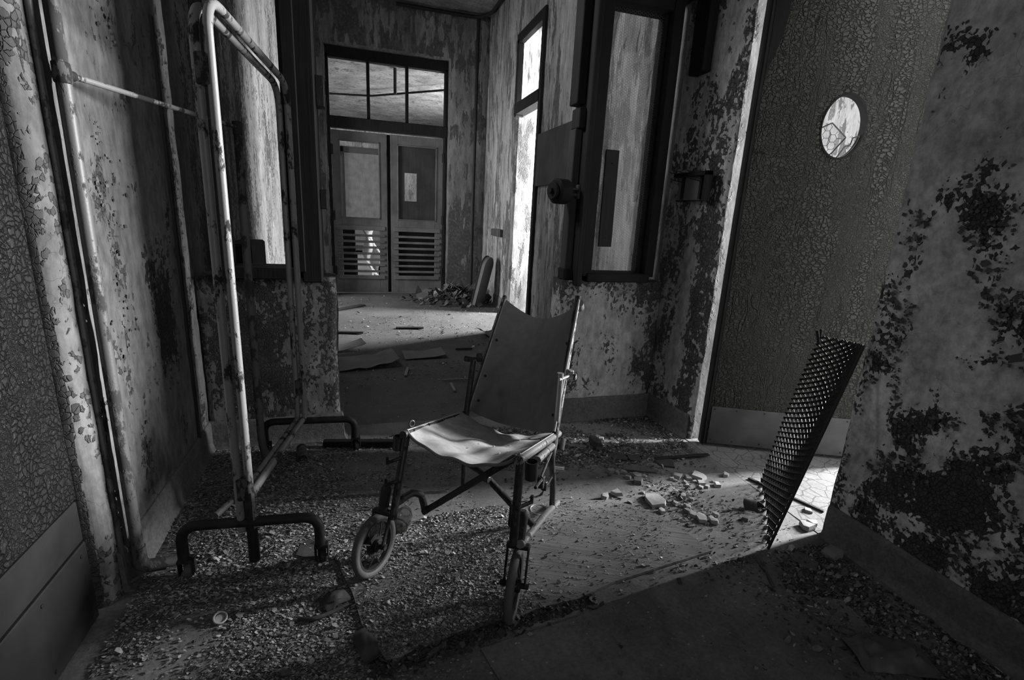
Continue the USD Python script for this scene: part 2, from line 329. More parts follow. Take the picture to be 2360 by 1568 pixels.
mat('grimy_glass', {'ge': ('geometry', {}), 'mp': ('mapping', {'scale': (1, 1, .5)}), 'n': ('noise_texture', {'scale': 14, 'detail': 5, 'roughness': .7}), 'r': ('map_range', {'from_min': .35, 'from_max': .68, 'to_min': .80, 'to_max': .97, 'clamp': True}), 'n2': ('noise_texture', {'scale': 5, 'detail': 5, 'roughness': .75}), 'dr': ('rgb_ramp', {'ramp': [(.36, g3(.05)), (.5, g3(.22)), (.62, g3(.55))]}),
                    't': ('transparent_bsdf', {'color': g3(.9)}), 'd': ('translucent_bsdf', {}), 'm': ('mix_closure', {})},
    [('ge.position', 'mp.vector'), ('mp.vector', 'n.vector'), ('mp.vector', 'n2.vector'), ('n2.fac', 'dr.fac'), ('dr.color', 'd.color'), ('n.fac', 'r.value'), ('r.result', 'm.fac'), ('t.BSDF', 'm.closure1'), ('d.BSDF', 'm.closure2')], 'm.closure')
mat('clear_glass', {'p': ('principled_bsdf', {'base_color': g3(.55), 'roughness': .12, 'transmission_weight': 1.0, 'ior': 1.45})}, [])
MATN = ['rubble_a', 'rubble_b', 'rubble_c']
for k, c in enumerate((.20, .25, .30)): plain(MATN[k], c, .85, var=.2, scale=50, bump=.3)
for k, c in enumerate((.035, .07, .13, .22, .36)): plain(f'chip_{"abcde"[k]}', c, .8, var=.3, scale=60, bump=.1)

# ------------------------------------------------------------------ setting: plan of the place
XL, XR, YP, YF, ZC = -0.727, 1.75, 2.55, 7.25, 3.75

def fb(v, f, seed, o=5): return meshkit.fbm(v * f, o, seed)
def blob(v, c, r, amp):
    d = np.sqrt((((v - np.array(c)) / np.array(r)) ** 2).sum(1)); return amp * np.clip(1.3 - d, 0, 1)

# wall_left: doorway of the crazed leaf, opening near the far end
def column(x0, x1, y0, y1, z0, z1, r):
    c = CrossSection([np.array([[x0 + r, y0 + r], [x1 - r, y0 + r], [x1 - r, y1 - r], [x0 + r, y1 - r]])]).offset(r, m3.JoinType.Round, 2.0, 24)
    return Manifold.extrude(c, z1 - z0).translate([0, 0, z0])
wl = column(XL - .3, XL, 1.505, 5.95, 0, 2.2, .045) + column(XL - .3, XL, 6.9, YF + .2, 0, 2.2, .03) + column(XL - .3, XL, -2.2, .55, 0, 2.2, .03) + mbox(XL - .3, XL, -2.2, YF + .2, 2.199, ZC) - mbox(XL - .4, XL + .1, 2.85, 3.65, 2.5, 3.35)  # the high cut lets the added high lamp in
def peel_left(v):
    y, z = v[:, 1], v[:, 2]; p = .16 + .55 * (fb(v, [3, 7, 4], 3) - .5) * 1.6
    p = p + blob(v, (XL, 2.17, .80), (1, .13, .30), .55) + blob(v, (XL, 2.31, 1.12), (1, .05, .10), .5) + blob(v, (XL, 1.83, 1.15), (1, .05, .35), .28) + blob(v, (XL, 2.45, 1.0), (1, .06, .9), .30)
    p = np.where(y > 2.7, .32 + 1.0 * (fb(v, [4, 6, 1.2], 8) - .5) + .18 * np.clip(1.0 - abs(y - 3.4), 0, 1), p)
    return np.where(y < 1.6, .42 + .9 * (fb(v, [4, 6, 3], 5) - .5) + (v[:, 0] < XL - .028) * 1.2, p)  # reveal behind the rounded edge is set fully dark
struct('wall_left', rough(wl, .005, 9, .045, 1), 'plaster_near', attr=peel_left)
# wall_right: ward doorway and porch doorway
XN = 1.78
def plan(pts, z0, z1, r=.03):
    return Manifold.extrude(CrossSection([np.array(pts)], m3.FillRule.NonZero).offset(-r, m3.JoinType.Miter).offset(r, m3.JoinType.Round, 2.0, 24), z1 - z0).translate([0, 0, z0])
wr = column(XN, XR + .27, -2.2, 1.30, 0, 2.35, .035) + plan([(1.737, 2.6), (1.788, 2.17), (XR + .27, 2.17), (XR + .27, 4.95), (XR, 4.95), (XR, 2.72)], 0, 2.35, .018) + mbox(XR, XR + .27, -2.2, 4.9, 2.349, ZC) + column(XR, XR + .27, 5.78, YF + .2, 0, 3.09, .03) + mbox(XR, XR + .27, 4.7, 4.95, 2.3, 3.1) + mbox(XR, XR + .27, 4.7, YF + .2, 3.089, ZC)
def peel_right(v):
    y, z = v[:, 1], v[:, 2]
    p = .46 + 1.25 * (fb(v, [6, 6, 4], 11) - .5) + .30 * np.clip((1.02 - z) * 2.2, -.75, .30)
    p = p + blob(v, (XR, 1.10, .95), (1, .05, .28), -.5) + blob(v, (XR, 1.0, .72), (1, .12, .08), -.45) + blob(v, (XR, .85, .78), (1, .3, .05), -.45) + blob(v, (XR, 1.22, .35), (1, .04, .25), -.4) + blob(v, (XR, .95, .40), (1, .2, .18), .25)
    for cy_, cz_, ry_, rz_ in ((1.08, .84, .06, .09), (.98, .92, .06, .07), (.90, .58, .09, .05), (.72, .50, .10, .06), (1.19, .60, .03, .12), (.80, .28, .12, .04), (1.02, .24, .16, .03), (1.13, 1.12, .05, .2), (.98, .50, .04, .07)): p = p + blob(v, (XR, cy_, cz_), (1, ry_, rz_), -.42)
    far = .40 + 1.2 * (fb(v, [5, 7, 1.6], 23) - .5) + .10 * np.clip(1.1 - z, -.5, .5)
    far = far + blob(v, (XR, 2.47, 1.25), (1, .06, .9), .25) + blob(v, (XR, 2.24, .9), (1, .06, .9), .3) + blob(v, (XR, 2.36, .9), (1, .05, .5), -.3)
    rev = .12 + .8 * (fb(v, [9, 9, 5], 31) - .5)
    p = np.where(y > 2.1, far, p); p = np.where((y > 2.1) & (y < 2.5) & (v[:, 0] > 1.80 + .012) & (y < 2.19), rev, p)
    return np.where(y > 2.7, .40 + .95 * (fb(v, [5, 9, 1.1], 27) - .5), p)
def rw_mesh(): return rough(wr, .006, 10, .05, 3)
RW = rw_mesh()
near = RW.triangles_center[:, 1] < 1.75
struct('wall_right', RW.submesh([np.nonzero(near)[0]], append=True), 'plaster_side', attr=peel_right)
ct = RW.triangles_center; rev_ = ~near & (ct[:, 0] > 1.800) & (ct[:, 1] < 2.20) & (ct[:, 2] < 2.34); spl = ~near & ~rev_ & (ct[:, 1] < 2.6)  # colour makes up for light: dim splay lightened, glaring reveal darkened
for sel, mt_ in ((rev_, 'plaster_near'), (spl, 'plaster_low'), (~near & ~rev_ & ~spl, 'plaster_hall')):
    put('/World', 'wall_right', RW.submesh([np.nonzero(sel)[0]], append=True), mt_, kind='structure', attr=peel_right)
# wall_far: doorway with a bullnosed reveal
wf = mbox(XL - .3, XR + .27, YF, YF + .26, 0, ZC)
hole = CrossSection([np.array([[-.37, -.2], [1.21, -.2], [1.21, 3.16], [-.37, 3.16]])])
cut = Manifold.extrude(hole, .6).rotate([90, 0, 0]).translate([0, YF + .4, 0])
for k in range(7):
    a = k / 6 * math.pi / 2; o = .06 * (1 - math.sin(a)); dpt = .06 * (1 - math.cos(a))
    cut += Manifold.extrude(hole.offset(o, m3.JoinType.Round, 2.0, 24), dpt + .02).rotate([90, 0, 0]).translate([0, YF + dpt, 0])
wf = wf - cut
def peel_far(v):
    return .45 + .95 * (fb(v, [2.6, 6, 4.5], 41) - .5) + .12 * np.clip(v[:, 2] - 2.9, -.3, .5) + blob(v, (1.4, YF, .5), (.3, 1, .8), .3) - .35 * (v[:, 1] > YF + .006)
struct('wall_far', rough(wf, .006, 9, .06, 5), 'plaster_hall', attr=peel_far)
# the low walls of the partition
def low_wall(x0, x1, seed, left):
    c = CrossSection([np.array([[x0, YP], [x1, YP], [x1, YP + .17], [x0, YP + .17]])]).offset(-.03, m3.JoinType.Round).offset(.03, m3.JoinType.Round, 2.0, 20)
    m = Manifold.extrude(c, .855)
    return rough(m, .009, 9, .035, seed)
def peel_pl(v):
    x, z = v[:, 0], v[:, 2]
    return .34 + .7 * (fb(v, 6, 51) - .5) + blob(v, (-.52, YP, .45), (.24, 1, .42), .5) + .3 * ((z > .80) & (fb(v, 11, 52) > .45)) + blob(v, (-.14, YP, .6), (.05, 1, .3), .25)
def peel_pr(v):
    x, z = v[:, 0], v[:, 2]
    return .20 + .85 * (fb(v, 5.5, 57) - .5) + np.clip((x - 1.55) * 3.2, 0, .5) + .35 * np.clip((z - .72) * 8, 0, 1) + blob(v, (1.15, YP, .4), (.1, 1, .3), .3)
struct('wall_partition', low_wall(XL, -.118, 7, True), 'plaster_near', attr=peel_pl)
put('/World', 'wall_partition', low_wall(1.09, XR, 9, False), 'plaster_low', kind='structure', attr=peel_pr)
put('/World', 'wall_partition', rough(mbox(XL, XR, YP, YP + .17, 2.54, ZC), .006, 9, .08, 10), 'plaster_near', kind='structure', attr=lambda v: .4 + .9 * (fb(v, 5, 58) - .5))
# ceiling and floors
CE = rough(mbox(XL - .3, XR + .3, -2.2, YF + .2, ZC, ZC + .1), .008, 4, .25, 13)
struct('ceiling', CE, 'plaster_hall', attr=lambda v: .22 + .8 * (fb(v, 3, 61) - .5))
cove = Manifold.extrude(CrossSection([np.array([[0, 0], [.16, 0], [.10, -.03], [.05, -.07], [.02, -.12], [0, -.17]])]), XR - XL)
struct('trim_1', M2T(cove.rotate([90, 0, 90]).mirror([0, 1, 0]).translate([XL, YF, ZC])), 'ceiling_paint')
def ground(x0, x1, y0, y1, z, length, amp, seed):
    t = M2T(mbox(x0, x1, y0, y1, z - .12, z).refine_to_length(length)); v = t.vertices.copy(); top = v[:, 2] > z - .01
    v[top, 2] += amp * (meshkit.fbm(v[top] * [3.3, 3.3, 0], 4, seed) - .55); t.vertices = v; return t
struct('floor', ground(XL - .3, XR + .02, -2.2, 2.7, 0, .06, .010, 71), 'floor_dust')
put('/World', 'floor', ground(XL - .3, XR + .3, 2.7, YF + .26, 0, .10, .008, 73), 'floor_hall', kind='structure')
put('/World', 'floor', ground(XR + .02, 5.3, -.8, 3.7, 0, .10, .006, 75), 'floor_ward', kind='structure')
put('/World', 'floor', ground(XR + .3, 3.6, 3.95, 7.2, -.002, .3, .004, 76), 'floor_hall', kind='structure')
put('/World', 'floor', ground(-2.7, XL - .3, 5.2, 7.5, -.002, .3, .004, 77), 'floor_hall', kind='structure')
put('/World', 'floor', ground(-2.2, 3.7, YF + .26, 16.7, -.002, .5, .004, 78), 'floor_dust', kind='structure')
# terrazzo skirting with a rounded top
def skirting(path, name):
    prof = np.array([[-.012, 0], [.030, 0], [.020, .012], [.014, .03], [.012, .13], [.006, .142], [-.012, .146]])
    P = np.array(path, float); n = len(P); V = []
    for i in range(n):
        a = P[i] - P[i - 1] if i else P[1] - P[0]; b = P[i + 1] - P[i] if i < n - 1 else a
        a, b = a / np.linalg.norm(a), b / np.linalg.norm(b); na, nb = np.array([-a[1], a[0]]), np.array([-b[1], b[0]]); m = na + nb; m /= np.dot(m, na)
        for o, z in prof: V.append([*(P[i] + m * o), z])
    k = len(prof); F = []
    for i in range(n - 1):
        for j in range(k):
            q = (i * k + j, i * k + (j + 1) % k, (i + 1) * k + (j + 1) % k, (i + 1) * k + j); F += [(q[0], q[1], q[2]), (q[0], q[2], q[3])]
    for j in range(1, k - 1): F += [(0, j + 1, j), ((n - 1) * k, (n - 1) * k + j, (n - 1) * k + j + 1)]
    t = fixed(trimesh.Trimesh(V, F, process=False)); m = T2M(t)
    return struct(name, rough(m, .003, 12, .05, 15), 'terrazzo')
skirting([(XL, YP), (XL, 1.56)], 'baseboard_left')
skirting([(-.115, YP + .16), (-.115, YP), (XL, YP)][0:3], 'baseboard_partition')
skirting([(XR, YP), (1.09, YP)][0:2], 'baseboard_partition')
skirting([(1.786, 2.19), (1.742, YP)], 'baseboard_right')
skirting([(XN, -2.0), (XN, 1.28)], 'baseboard_right')
skirting([(XR, 5.80), (XR, YF)], 'baseboard_right')
skirting([(XL, 5.9), (XL, 2.75)], 'baseboard_left')

# side rooms: shells with the windows that the daylight comes through
def room(x0, x1, y0, y1, h, openings, matn, name, sides='WESN', seed=0):
    m = mbox(x0 - .15, x1 + .15, y0 - .15, y1 + .15, 0, h + .15) - mbox(x0, x1, y0, y1, -.1, h)
    for o in openings: m = m - mbox(*o)
    put('/World', name, rough(m, .004, 8, .12, seed), matn, kind='structure', attr=lambda v: .30 + 1.0 * (fb(v, [6, 6, 1.3], 81 + seed) - .5))
room(XR + .28, 5.05, -.6, 3.45, 3.0, [(5.0, 5.4, 1.2, 1.8, .92, 2.58), (XR, XR + .3, -.7, 3.6, -.1, 3.2)], 'plaster_hall', 'wall_ward', seed=1)
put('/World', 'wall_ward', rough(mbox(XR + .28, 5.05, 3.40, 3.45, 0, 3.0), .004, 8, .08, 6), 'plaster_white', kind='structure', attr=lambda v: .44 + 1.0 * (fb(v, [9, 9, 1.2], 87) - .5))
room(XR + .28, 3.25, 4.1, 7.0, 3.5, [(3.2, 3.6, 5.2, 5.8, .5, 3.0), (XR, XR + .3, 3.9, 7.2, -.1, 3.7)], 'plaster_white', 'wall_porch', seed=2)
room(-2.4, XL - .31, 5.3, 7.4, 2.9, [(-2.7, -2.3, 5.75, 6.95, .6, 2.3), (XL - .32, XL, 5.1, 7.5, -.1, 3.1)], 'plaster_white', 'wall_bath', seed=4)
room(-2.0, 3.4, YF + .27, 16.5, ZC, [(3.3, 3.8, 10.4, 13.2, .9, 3.3), (-2.2, 3.5, YF, YF + .3, -.1, 4.0)], 'plaster_hall', 'wall_hall', seed=5)

# ------------------------------------------------------------------ partition windows, posts
def window_frame(name, label, x0, x1, z0, z1, w, sill):
    t = thing(name, label, 'window', (x0, YP, z0), kind='structure')
    put(t, 'jamb', bx(x0 - w, x0, YP - .035, YP + .12, z0 - .02, z1 + .35, .004), 'black_timber')
    put(t, 'jamb', bx(x1, x1 + w, YP - .035, YP + .12, z0 - .02, z1 + .35, .004), 'black_timber')
    put(t, 'head', bx(x0, x1, YP - .03, YP + .11, z1, z1 + .10, .004), 'black_timber')
    put(t, 'sill', bx(x0 - .03, x1 + .03, YP - .045, YP + .13, z0 - sill, z0, .005), 'black_timber')
    put(t, 'stop', bx(x0, x0 + .018, YP + .02, YP + .06, z0, z1, .003), 'dark_timber')
    put(t, 'stop', bx(x1 - .018, x1, YP + .02, YP + .06, z0, z1, .003), 'dark_timber')
    return t
window_frame('window_1', 'glassless dark timber window opening above the low wall behind the tube rack', -.575, -.300, .905, 2.28, .055, .055)
w2 = window_frame('window_2', 'tall dark timber window with wire glass above the low wall behind the wheelchair', 1.245, 1.585, .905, 2.262, .06, .05)
put(w2, 'pane', bx(1.24, 1.59, YP + .036, YP + .041, .90, 2.27), 'window_glass', smooth=False)
# hexagonal wire netting in the pane
segs = []
hx = .0080; row = hx * 1.5; col = hx * math.sqrt(3)
x = 1.25; i = 0
while x < 1.585:
    z = .905 + (col / 2 if i % 2 else 0)
    while z < 2.26:
        c = np.array([x, z])
        for a in (0, 60, 120):
            p = c + hx * np.array([math.cos(math.radians(a)), math.sin(math.radians(a))]); q = c + hx * np.array([math.cos(math.radians(a + 60)), math.sin(math.radians(a + 60))])
            if max(p[0], q[0]) < 1.585 and min(p[0], q[0]) > 1.246 and max(p[1], q[1]) < 2.262: segs.append((p, q))
        z += col
    x += row; i += 1
def wires(segs3, r):
    S = np.array(segs3); P, Q = S[:, 0], S[:, 1]; d = Q - P; d /= np.linalg.norm(d, axis=1, keepdims=True)
    ref = np.where(np.abs(d[:, 1:2]) < .9, [[0, 1.0, 0]], [[1.0, 0, 0]]); a = np.cross(d, ref); a /= np.linalg.norm(a, axis=1, keepdims=True); b = np.cross(d, a)
    V = []
    for k in range(3):
        o = r * (math.cos(2.094 * k) * a + math.sin(2.094 * k) * b); V += [P + o, Q + o]
    n = len(P); V = np.stack(V, 1).reshape(-1, 3); F = []
    for k in range(3):
        j = (k + 1) % 3; F += [[2 * k, 2 * k + 1, 2 * j + 1], [2 * k, 2 * j + 1, 2 * j]]
    F = (np.arange(n)[:, None, None] * 6 + np.array(F)[None]).reshape(-1, 3)
    return trimesh.Trimesh(V, F, process=False)
put(w2, 'wire_netting', wires([((p[0], YP + .0335, p[1]), (q[0], YP + .0335, q[1])) for p, q in segs], .0004), 'mesh_wire', smooth=False, kind='stuff')
t = thing('trim_2', 'dark timber post at the open end of the low wall, between window and opening', 'post', (-.215, YP, .85), kind='structure')
put(t, 'post', bx(-.262, -.172, YP - .03, YP + .15, .835, 3.2, .006), 'black_timber')
put(t, 'hinge', bx(-.172, -.135, YP + .02, YP + .10, 1.95 - .32, 1.95 - .19, .003), 'black_iron')
put(t, 'hinge', bx(-.172, -.140, YP + .02, YP + .10, 1.18, 1.27, .003), 'black_iron')
put(t, 'rail', bx(XL, -.17, YP - .02, YP + .14, 2.40, 2.56, .006), 'black_timber')
t = thing('trim_3', 'dark timber post with a stop bead beside the wire glass window', 'post', (1.18, YP, .85), kind='structure')
put(t, 'post', bx(1.150, 1.186, YP - .045, YP + .15, .83, 3.2, .005), 'dark_timber')
put(t, 'bead', bx(1.108, 1.150, YP + .03, YP + .11, .90, 1.66, .004), 'grey_board')
put(t, 'bead', bx(1.100, 1.150, YP + .02, YP + .12, 1.78, 3.1, .004), 'black_timber')
put(t, 'hinge', bx(1.112, 1.152, YP + .0, YP + .10, 1.66, 1.76, .004), 'dark_timber')
put(t, 'block', bx(1.095, 1.15, YP + .01, YP + .10, .86, .92, .004), 'black_timber')
put(t, 'rail', bx(1.15, XR, YP - .02, YP + .14, 2.36, 2.50, .006), 'black_timber')

# boards and fittings fixed to the walls
single('notice_board', bx(XR - .032, XR - .004, 4.03, 4.96, 1.49, 1.985, .004), 'grey_board', 'dark blank board on the flaking hall wall beside the porch doorway', 'board')
t = thing('bell', 'dark round electric bell on a bracket beside the timber post', 'bell', (1.05, YP + .02, 1.34))
put(t, 'housing', cat_([disc((1.045, YP + .02, 1.335), (1, .3, 0), .066, .085, 28), disc((0.997, YP + .006, 1.335), (1, .3, 0), .045, .02, 24), disc((0.982, YP + .001, 1.335), (1, .3, 0), .015, .02, 16)]), 'black_timber')
put(t, 'bracket', cat_([bx(1.08, 1.152, YP + .01, YP + .05, 1.315, 1.33, .003), bx(1.08, 1.152, YP + .01, YP + .05, 1.345, 1.36, .003), bx(1.135, 1.152, YP, YP + .06, 1.30, 1.375, .003)]), 'pipe_paint')
b = thing('plank', 'narrow dark plank fixed upright against the wire glass pane', 'plank', (1.335, YP + .02, 1.05))
put(b, 'board', bar((1.337, YP + .018, 1.050), (1.334, YP + .024, 1.570), .082, .012, .003, up=(0, 1, 0)), 'plank_wood')
for zz in (1.10, 1.50): put(b, 'nail', disc((1.335, YP + .012, zz), (0, 1, 0), .004, .006, 10), 'black_iron')
single('hanging_board', bx(XR - .050, XR + .004, 2.385, 2.505, 1.965, 3.1, .004), 'black_timber', 'black board hanging high on the wall beside the wire glass window', 'board')
t = thing('hook_rack', 'small wooden frame studded with nails on the wall beside the bright doorway edge', 'hook rack', (XR, 2.37, 1.39))
put(t, 'back_panel', bx(XR - .012, XR - .003, 2.245, 2.515, 1.325, 1.462, .002), 'rubble_a')
put(t, 'rail', bx(XR - .045, XR - .008, 2.235, 2.525, 1.448, 1.470, .002), 'black_timber')
put(t, 'stile', bx(XR - .045, XR - .008, 2.235, 2.256, 1.32, 1.470, .002), 'black_timber')
put(t, 'stile', bx(XR - .026, XR - .012, 2.300, 2.316, 1.33, 1.448, .002), 'dark_timber')
put(t, 'stile', bx(XR - .026, XR - .012, 2.455, 2.470, 1.33, 1.448, .002), 'dark_timber')
put(t, 'rail', bx(XR - .016, XR - .008, 2.25, 2.52, 1.321, 1.326, .001), 'black_timber')
for (yy, zz) in ((2.50, 1.462), (2.42, 1.462), (2.34, 1.462), (2.265, 1.46), (2.463, 1.42), (2.308, 1.42)):
    put(t, 'nail', rod((XR - .015, yy, zz), (XR - .085, yy + .012, zz + .012), .0022, 6), 'black_iron')
t = thing('junction_box', 'small dark wall box low on the hall wall near the far corner', 'box', (XR, 6.35, .97))
put(t, 'housing', bx(XR - .045, XR - .004, 6.15, 6.55, .915, 1.01, .006), 'rubble_dark'); put(t, 'lid', bx(XR - .053, XR - .045, 6.16, 6.54, .92, 1.005, .003), 'grey_board')

single('cabinet', bx(XL + .02, XL + .16, 3.02, 3.46, .0, .97, .012), 'black_timber', 'black cabinet against the hall wall seen low through the glassless window', 'cabinet')
# ------------------------------------------------------------------ porch doorway: frame, transom pane
t = thing('window_3', 'grimy transom pane in a dark frame above the bright porch doorway', 'window', (XR, 5.36, 2.4), kind='structure')
put(t, 'head', bx(XR - .03, XR + .10, 4.93, 5.80, 3.02, 3.12, .006), 'black_timber')
put(t, 'transom_bar', bx(XR - .035, XR + .10, 4.96, 5.80, 2.30, 2.415, .006), 'black_timber')
put(t, 'jamb', bx(XR - .03, XR + .07, 5.735, 5.80, 2.28, 3.06, .005), 'black_timber')
put(t, 'jamb', bx(XR - .035, XR + .06, 4.925, 4.985, 0, 3.10, .005), 'black_timber')
put(t, 'stop', bx(XR + .06, XR + .10, 4.93, 4.968, 0, 2.31, .003), 'door_paint')
put(t, 'pane', bx(XR + .03, XR + .035, 4.97, 5.75, 2.40, 3.04), 'grimy_glass', smooth=False)
for nm, pts in (('ceiling_conduit', [(.52, YF - .06, ZC - .05), (1.50, YF - .06, ZC - .05), (1.60, YF - .10, ZC - .05), (XR - .05, YF - .3, ZC - .06), (XR - .05, 4.0, ZC - .06)]),):
    single(nm, tube(fillet(pts, .12), .022, 10), 'black_iron', 'dark conduit along the hall ceiling above the double doors', 'conduit')
single('corner_pipe', tube([(1.585, YF - .045, ZC - .03), (1.585, YF - .045, 1.0), (1.59, YF - .045, .12)], .022, 12), 'black_iron', 'dark upright pipe in the far corner beside the double doors', 'pipe')

# ------------------------------------------------------------------ far double doors with transom
t = thing('window_4', 'three-pane transom in a dark frame above the pale double doors', 'window', (.42, YF, 2.2), kind='structure')
put(t, 'head', bx(-.365, 1.205, YF + .03, YF + .13, 3.02, 3.15, .006), 'black_timber')
put(t, 'transom_bar', bx(-.365, 1.205, YF + .02, YF + .13, 2.19, 2.33, .006), 'dark_timber')
put(t, 'jamb', bx(-.365, -.325, YF + .03, YF + .13, 0, 3.05, .006), 'black_timber')
put(t, 'jamb', bx(1.165, 1.205, YF + .03, YF + .13, 0, 3.05, .006), 'black_timber')
for xx in (.16, .66): put(t, 'muntin', bx(xx - .02, xx + .02, YF + .05, YF + .11, 2.32, 3.03, .004), 'black_timber')
for a, bb in ((-.325, .14), (.18, .64), (.68, 1.165)): put(t, 'pane', bx(a, bb, YF + .075, YF + .079, 2.33, 3.02), 'window_glass', smooth=False)
def leaf(name, label, x0, x1, y, hinge_x, dark_pane):
    t = thing(name, label, 'door', ((x0 + x1) / 2, y, 0), kind='structure')
    s = .105; z1 = 2.165; gl0, gl1 = 1.05, 2.04
    put(t, 'stile', bx(x0, x0 + s, y, y + .045, .012, z1, .004), 'door_paint'); put(t, 'stile', bx(x1 - s, x1, y, y + .045, .012, z1, .004), 'door_paint')
    put(t, 'rail', bx(x0 + s, x1 - s, y, y + .045, gl1, z1, .003), 'door_paint'); put(t, 'rail', bx(x0 + s, x1 - s, y, y + .045, .93, gl0, .003), 'door_paint')
    put(t, 'rail', bx(x0 + s, x1 - s, y, y + .045, .012, .225, .003), 'door_paint')
    for (a, bb, c, d) in ((x0 + s - .014, x0 + s + .002, gl0 - .014, gl1 + .014), (x1 - s - .002, x1 - s + .014, gl0 - .014, gl1 + .014)): put(t, 'moulding', bx(a, bb, y - .008, y + .004, c, d, .003), 'door_paint')
    for zz in (gl0, gl1): put(t, 'moulding', bx(x0 + s - .014, x1 - s + .014, y - .008, y + .004, zz - .008, zz + .008, .003), 'door_paint')
    put(t, 'slat', bx(x0 + .03, x1 - .03, y - .022, y - .002, .885, .945, .004), 'door_paint')
    put(t, 'slat', bx(x0 + .04, x1 - .04, y - .022, y - .002, .205, .26, .004), 'door_paint')
    for k in range(7):
        z = .300 + k * .083 + (.012 if (k == 1 and not dark_pane) else 0)
        if not dark_pane and k == 6: z += .0
        m = bx(x0 + .035, x1 - .035, y - .020, y - .002, z, z + .032, .004)
        if k in (1, 4) and not dark_pane: m.apply_transform(trimesh.transformations.rotation_matrix(.018 * (1 if k == 1 else -1), [0, 1, 0], [(x0 + x1) / 2, y, z]))
        put(t, 'slat', m, 'door_paint')
    for z in (1.92, 1.07, .32): put(t, 'hinge', cat_([disc((hinge_x, y - .012, z), (0, 0, 1), .011, .13, 12), bx(hinge_x - .02, hinge_x + .02, y - .006, y + .0, z - .06, z + .06, .002)]), 'black_iron')
    if dark_pane:
        m = mbox(x0 + s, x1 - s, y + .015, y + .03, gl0, gl1) - mbox(x0 + s + .065, x0 + s + .255, y, y + .06, 1.31, 1.69)
        put(t, 'panel', M2T(m), 'grey_board', label='dark board filling the glazed part, with a square peephole')
        put(t, 'peephole_frame', M2T(mbox(x0 + s + .05, x0 + s + .40, y + .03, y + .05, 1.29, 1.71) - mbox(x0 + s + .065, x0 + s + .255, y, y + .1, 1.31, 1.69)), 'dark_timber')
        put(t, 'added_dark_backing', bx(x0 + .02, x1 - .02, y + .05, y + .062, .22, .95, .002), 'black_timber')  # added dark board so the gaps between the slats read black
        put(t, 'astragal', bx(x0 - .045, x0 + .02, y + .046, y + .066, .012, z1, .003), 'black_timber')
    else:
        put(t, 'pane', bx(x0 + s, x1 - s, y + .020, y + .024, gl0, gl1), 'window_glass', smooth=False)
    return t
leaf('door_3', 'pale louvred door leaf with clear upper pane, in the far doorway beside the posts', -.322, .385, YF + .06, -.322, False)
leaf('door_4', 'pale louvred door leaf with dark boarded upper panel in the far doorway', .435, 1.160, YF + .05, 1.160, True)
# hall beyond the double doors
t = thing('door_5', 'grey door in a dark frame at the end of the hall beyond the double doors', 'door', (-.2, 16.4, 0), kind='structure')
put(t, 'jamb', bx(-.50, -.38, 16.36, 16.5, 0, 2.92, .01), 'dark_timber'); put(t, 'jamb', bx(1.2, 1.4, 16.36, 16.5, 0, 2.92, .01), 'dark_timber'); put(t, 'head', bx(-.50, 1.4, 16.36, 16.5, 2.76, 2.92, .01), 'dark_timber')
put(t, 'panel', bx(-.38, 1.2, 16.42, 16.48, .01, 2.76, .01), 'lit_door')
single('ceiling_pipe', tube([(-2.0, 13.2, ZC - .12), (.35, 12.6, ZC - .10), (3.4, 9.6, ZC - .10)], .022, 8), 'black_iron', 'thin pipe under the ceiling of the hall seen through the transom', 'pipe')
single('lamp_rod', rod((.72, 10.4, ZC), (.72, 10.4, ZC - .45), .03, 10), 'black_iron', 'short dark lamp rod hanging from the hall ceiling seen through the transom', 'lamp rod')
single('added_dark_box', bx(-.36, -.06, 8.6, 9.0, 0, 1.02, .01), 'black_timber', 'added black box darkening the gaps behind the louvred door', 'added_dark_box')  # added black box, keeps the view between the slats dark
t = thing('stool', 'dark stool in the hall under the crumpled white sheet', 'stool', (.12, 9.1, 0))
put(t, 'seat', bx(-.08, .36, 8.95, 9.35, .42, .47, .01), 'black_iron')
for a in (-.05, .33):
    for c in (8.99, 9.31): put(t, 'leg', rod((a, c, 0), (a, c, .43), .015, 8), 'black_iron')
def cloth(u, v):
    x = .04 + .20 * u + .12 * (1 - v) + .05 * np.sin(9 * v + 4 * u); y = 8.78 + .34 * u + .05 * np.sin(3.1 * u) + .06 * np.sin(11 * u + 3 * v) - .35 * (1 - v); z = .03 + .80 * v + .03 * np.sin(14 * u)
    return np.stack([x, y, z], -1)
single('sheet', sheet(cloth, 26, 26, .004), 'white_cloth', 'crumpled white sheet draped in the hall behind the louvred door', 'sheet')

# ------------------------------------------------------------------ near left leaf
t = thing('door_1', 'dark crazed-paint door leaf at the near side wall', 'door', (-.775, 1.0, 0), kind='structure')
lx0, lx1 = -.797, -.752
put(t, 'panel', M2T(mbox(lx0, lx1, .58, 1.463, .395, 2.1).refine_to_length(.1)), 'crazed_leaf', smooth=False)
put(t, 'rail', bx(lx0, lx1 + .001, .58, 1.461, .268, .388, .003), 'dark_plate')
put(t, 'kick_plate', bx(lx0, lx1 + .004, .58, 1.463, .012, .262, .003), 'dark_plate')
for yy in (1.43, 1.25, 1.07):
    for zz in (.235, .04): put(t, 'screw', disc((lx1 + .005, yy, zz), (1, 0, 0), .005, .003, 10), 'screw')
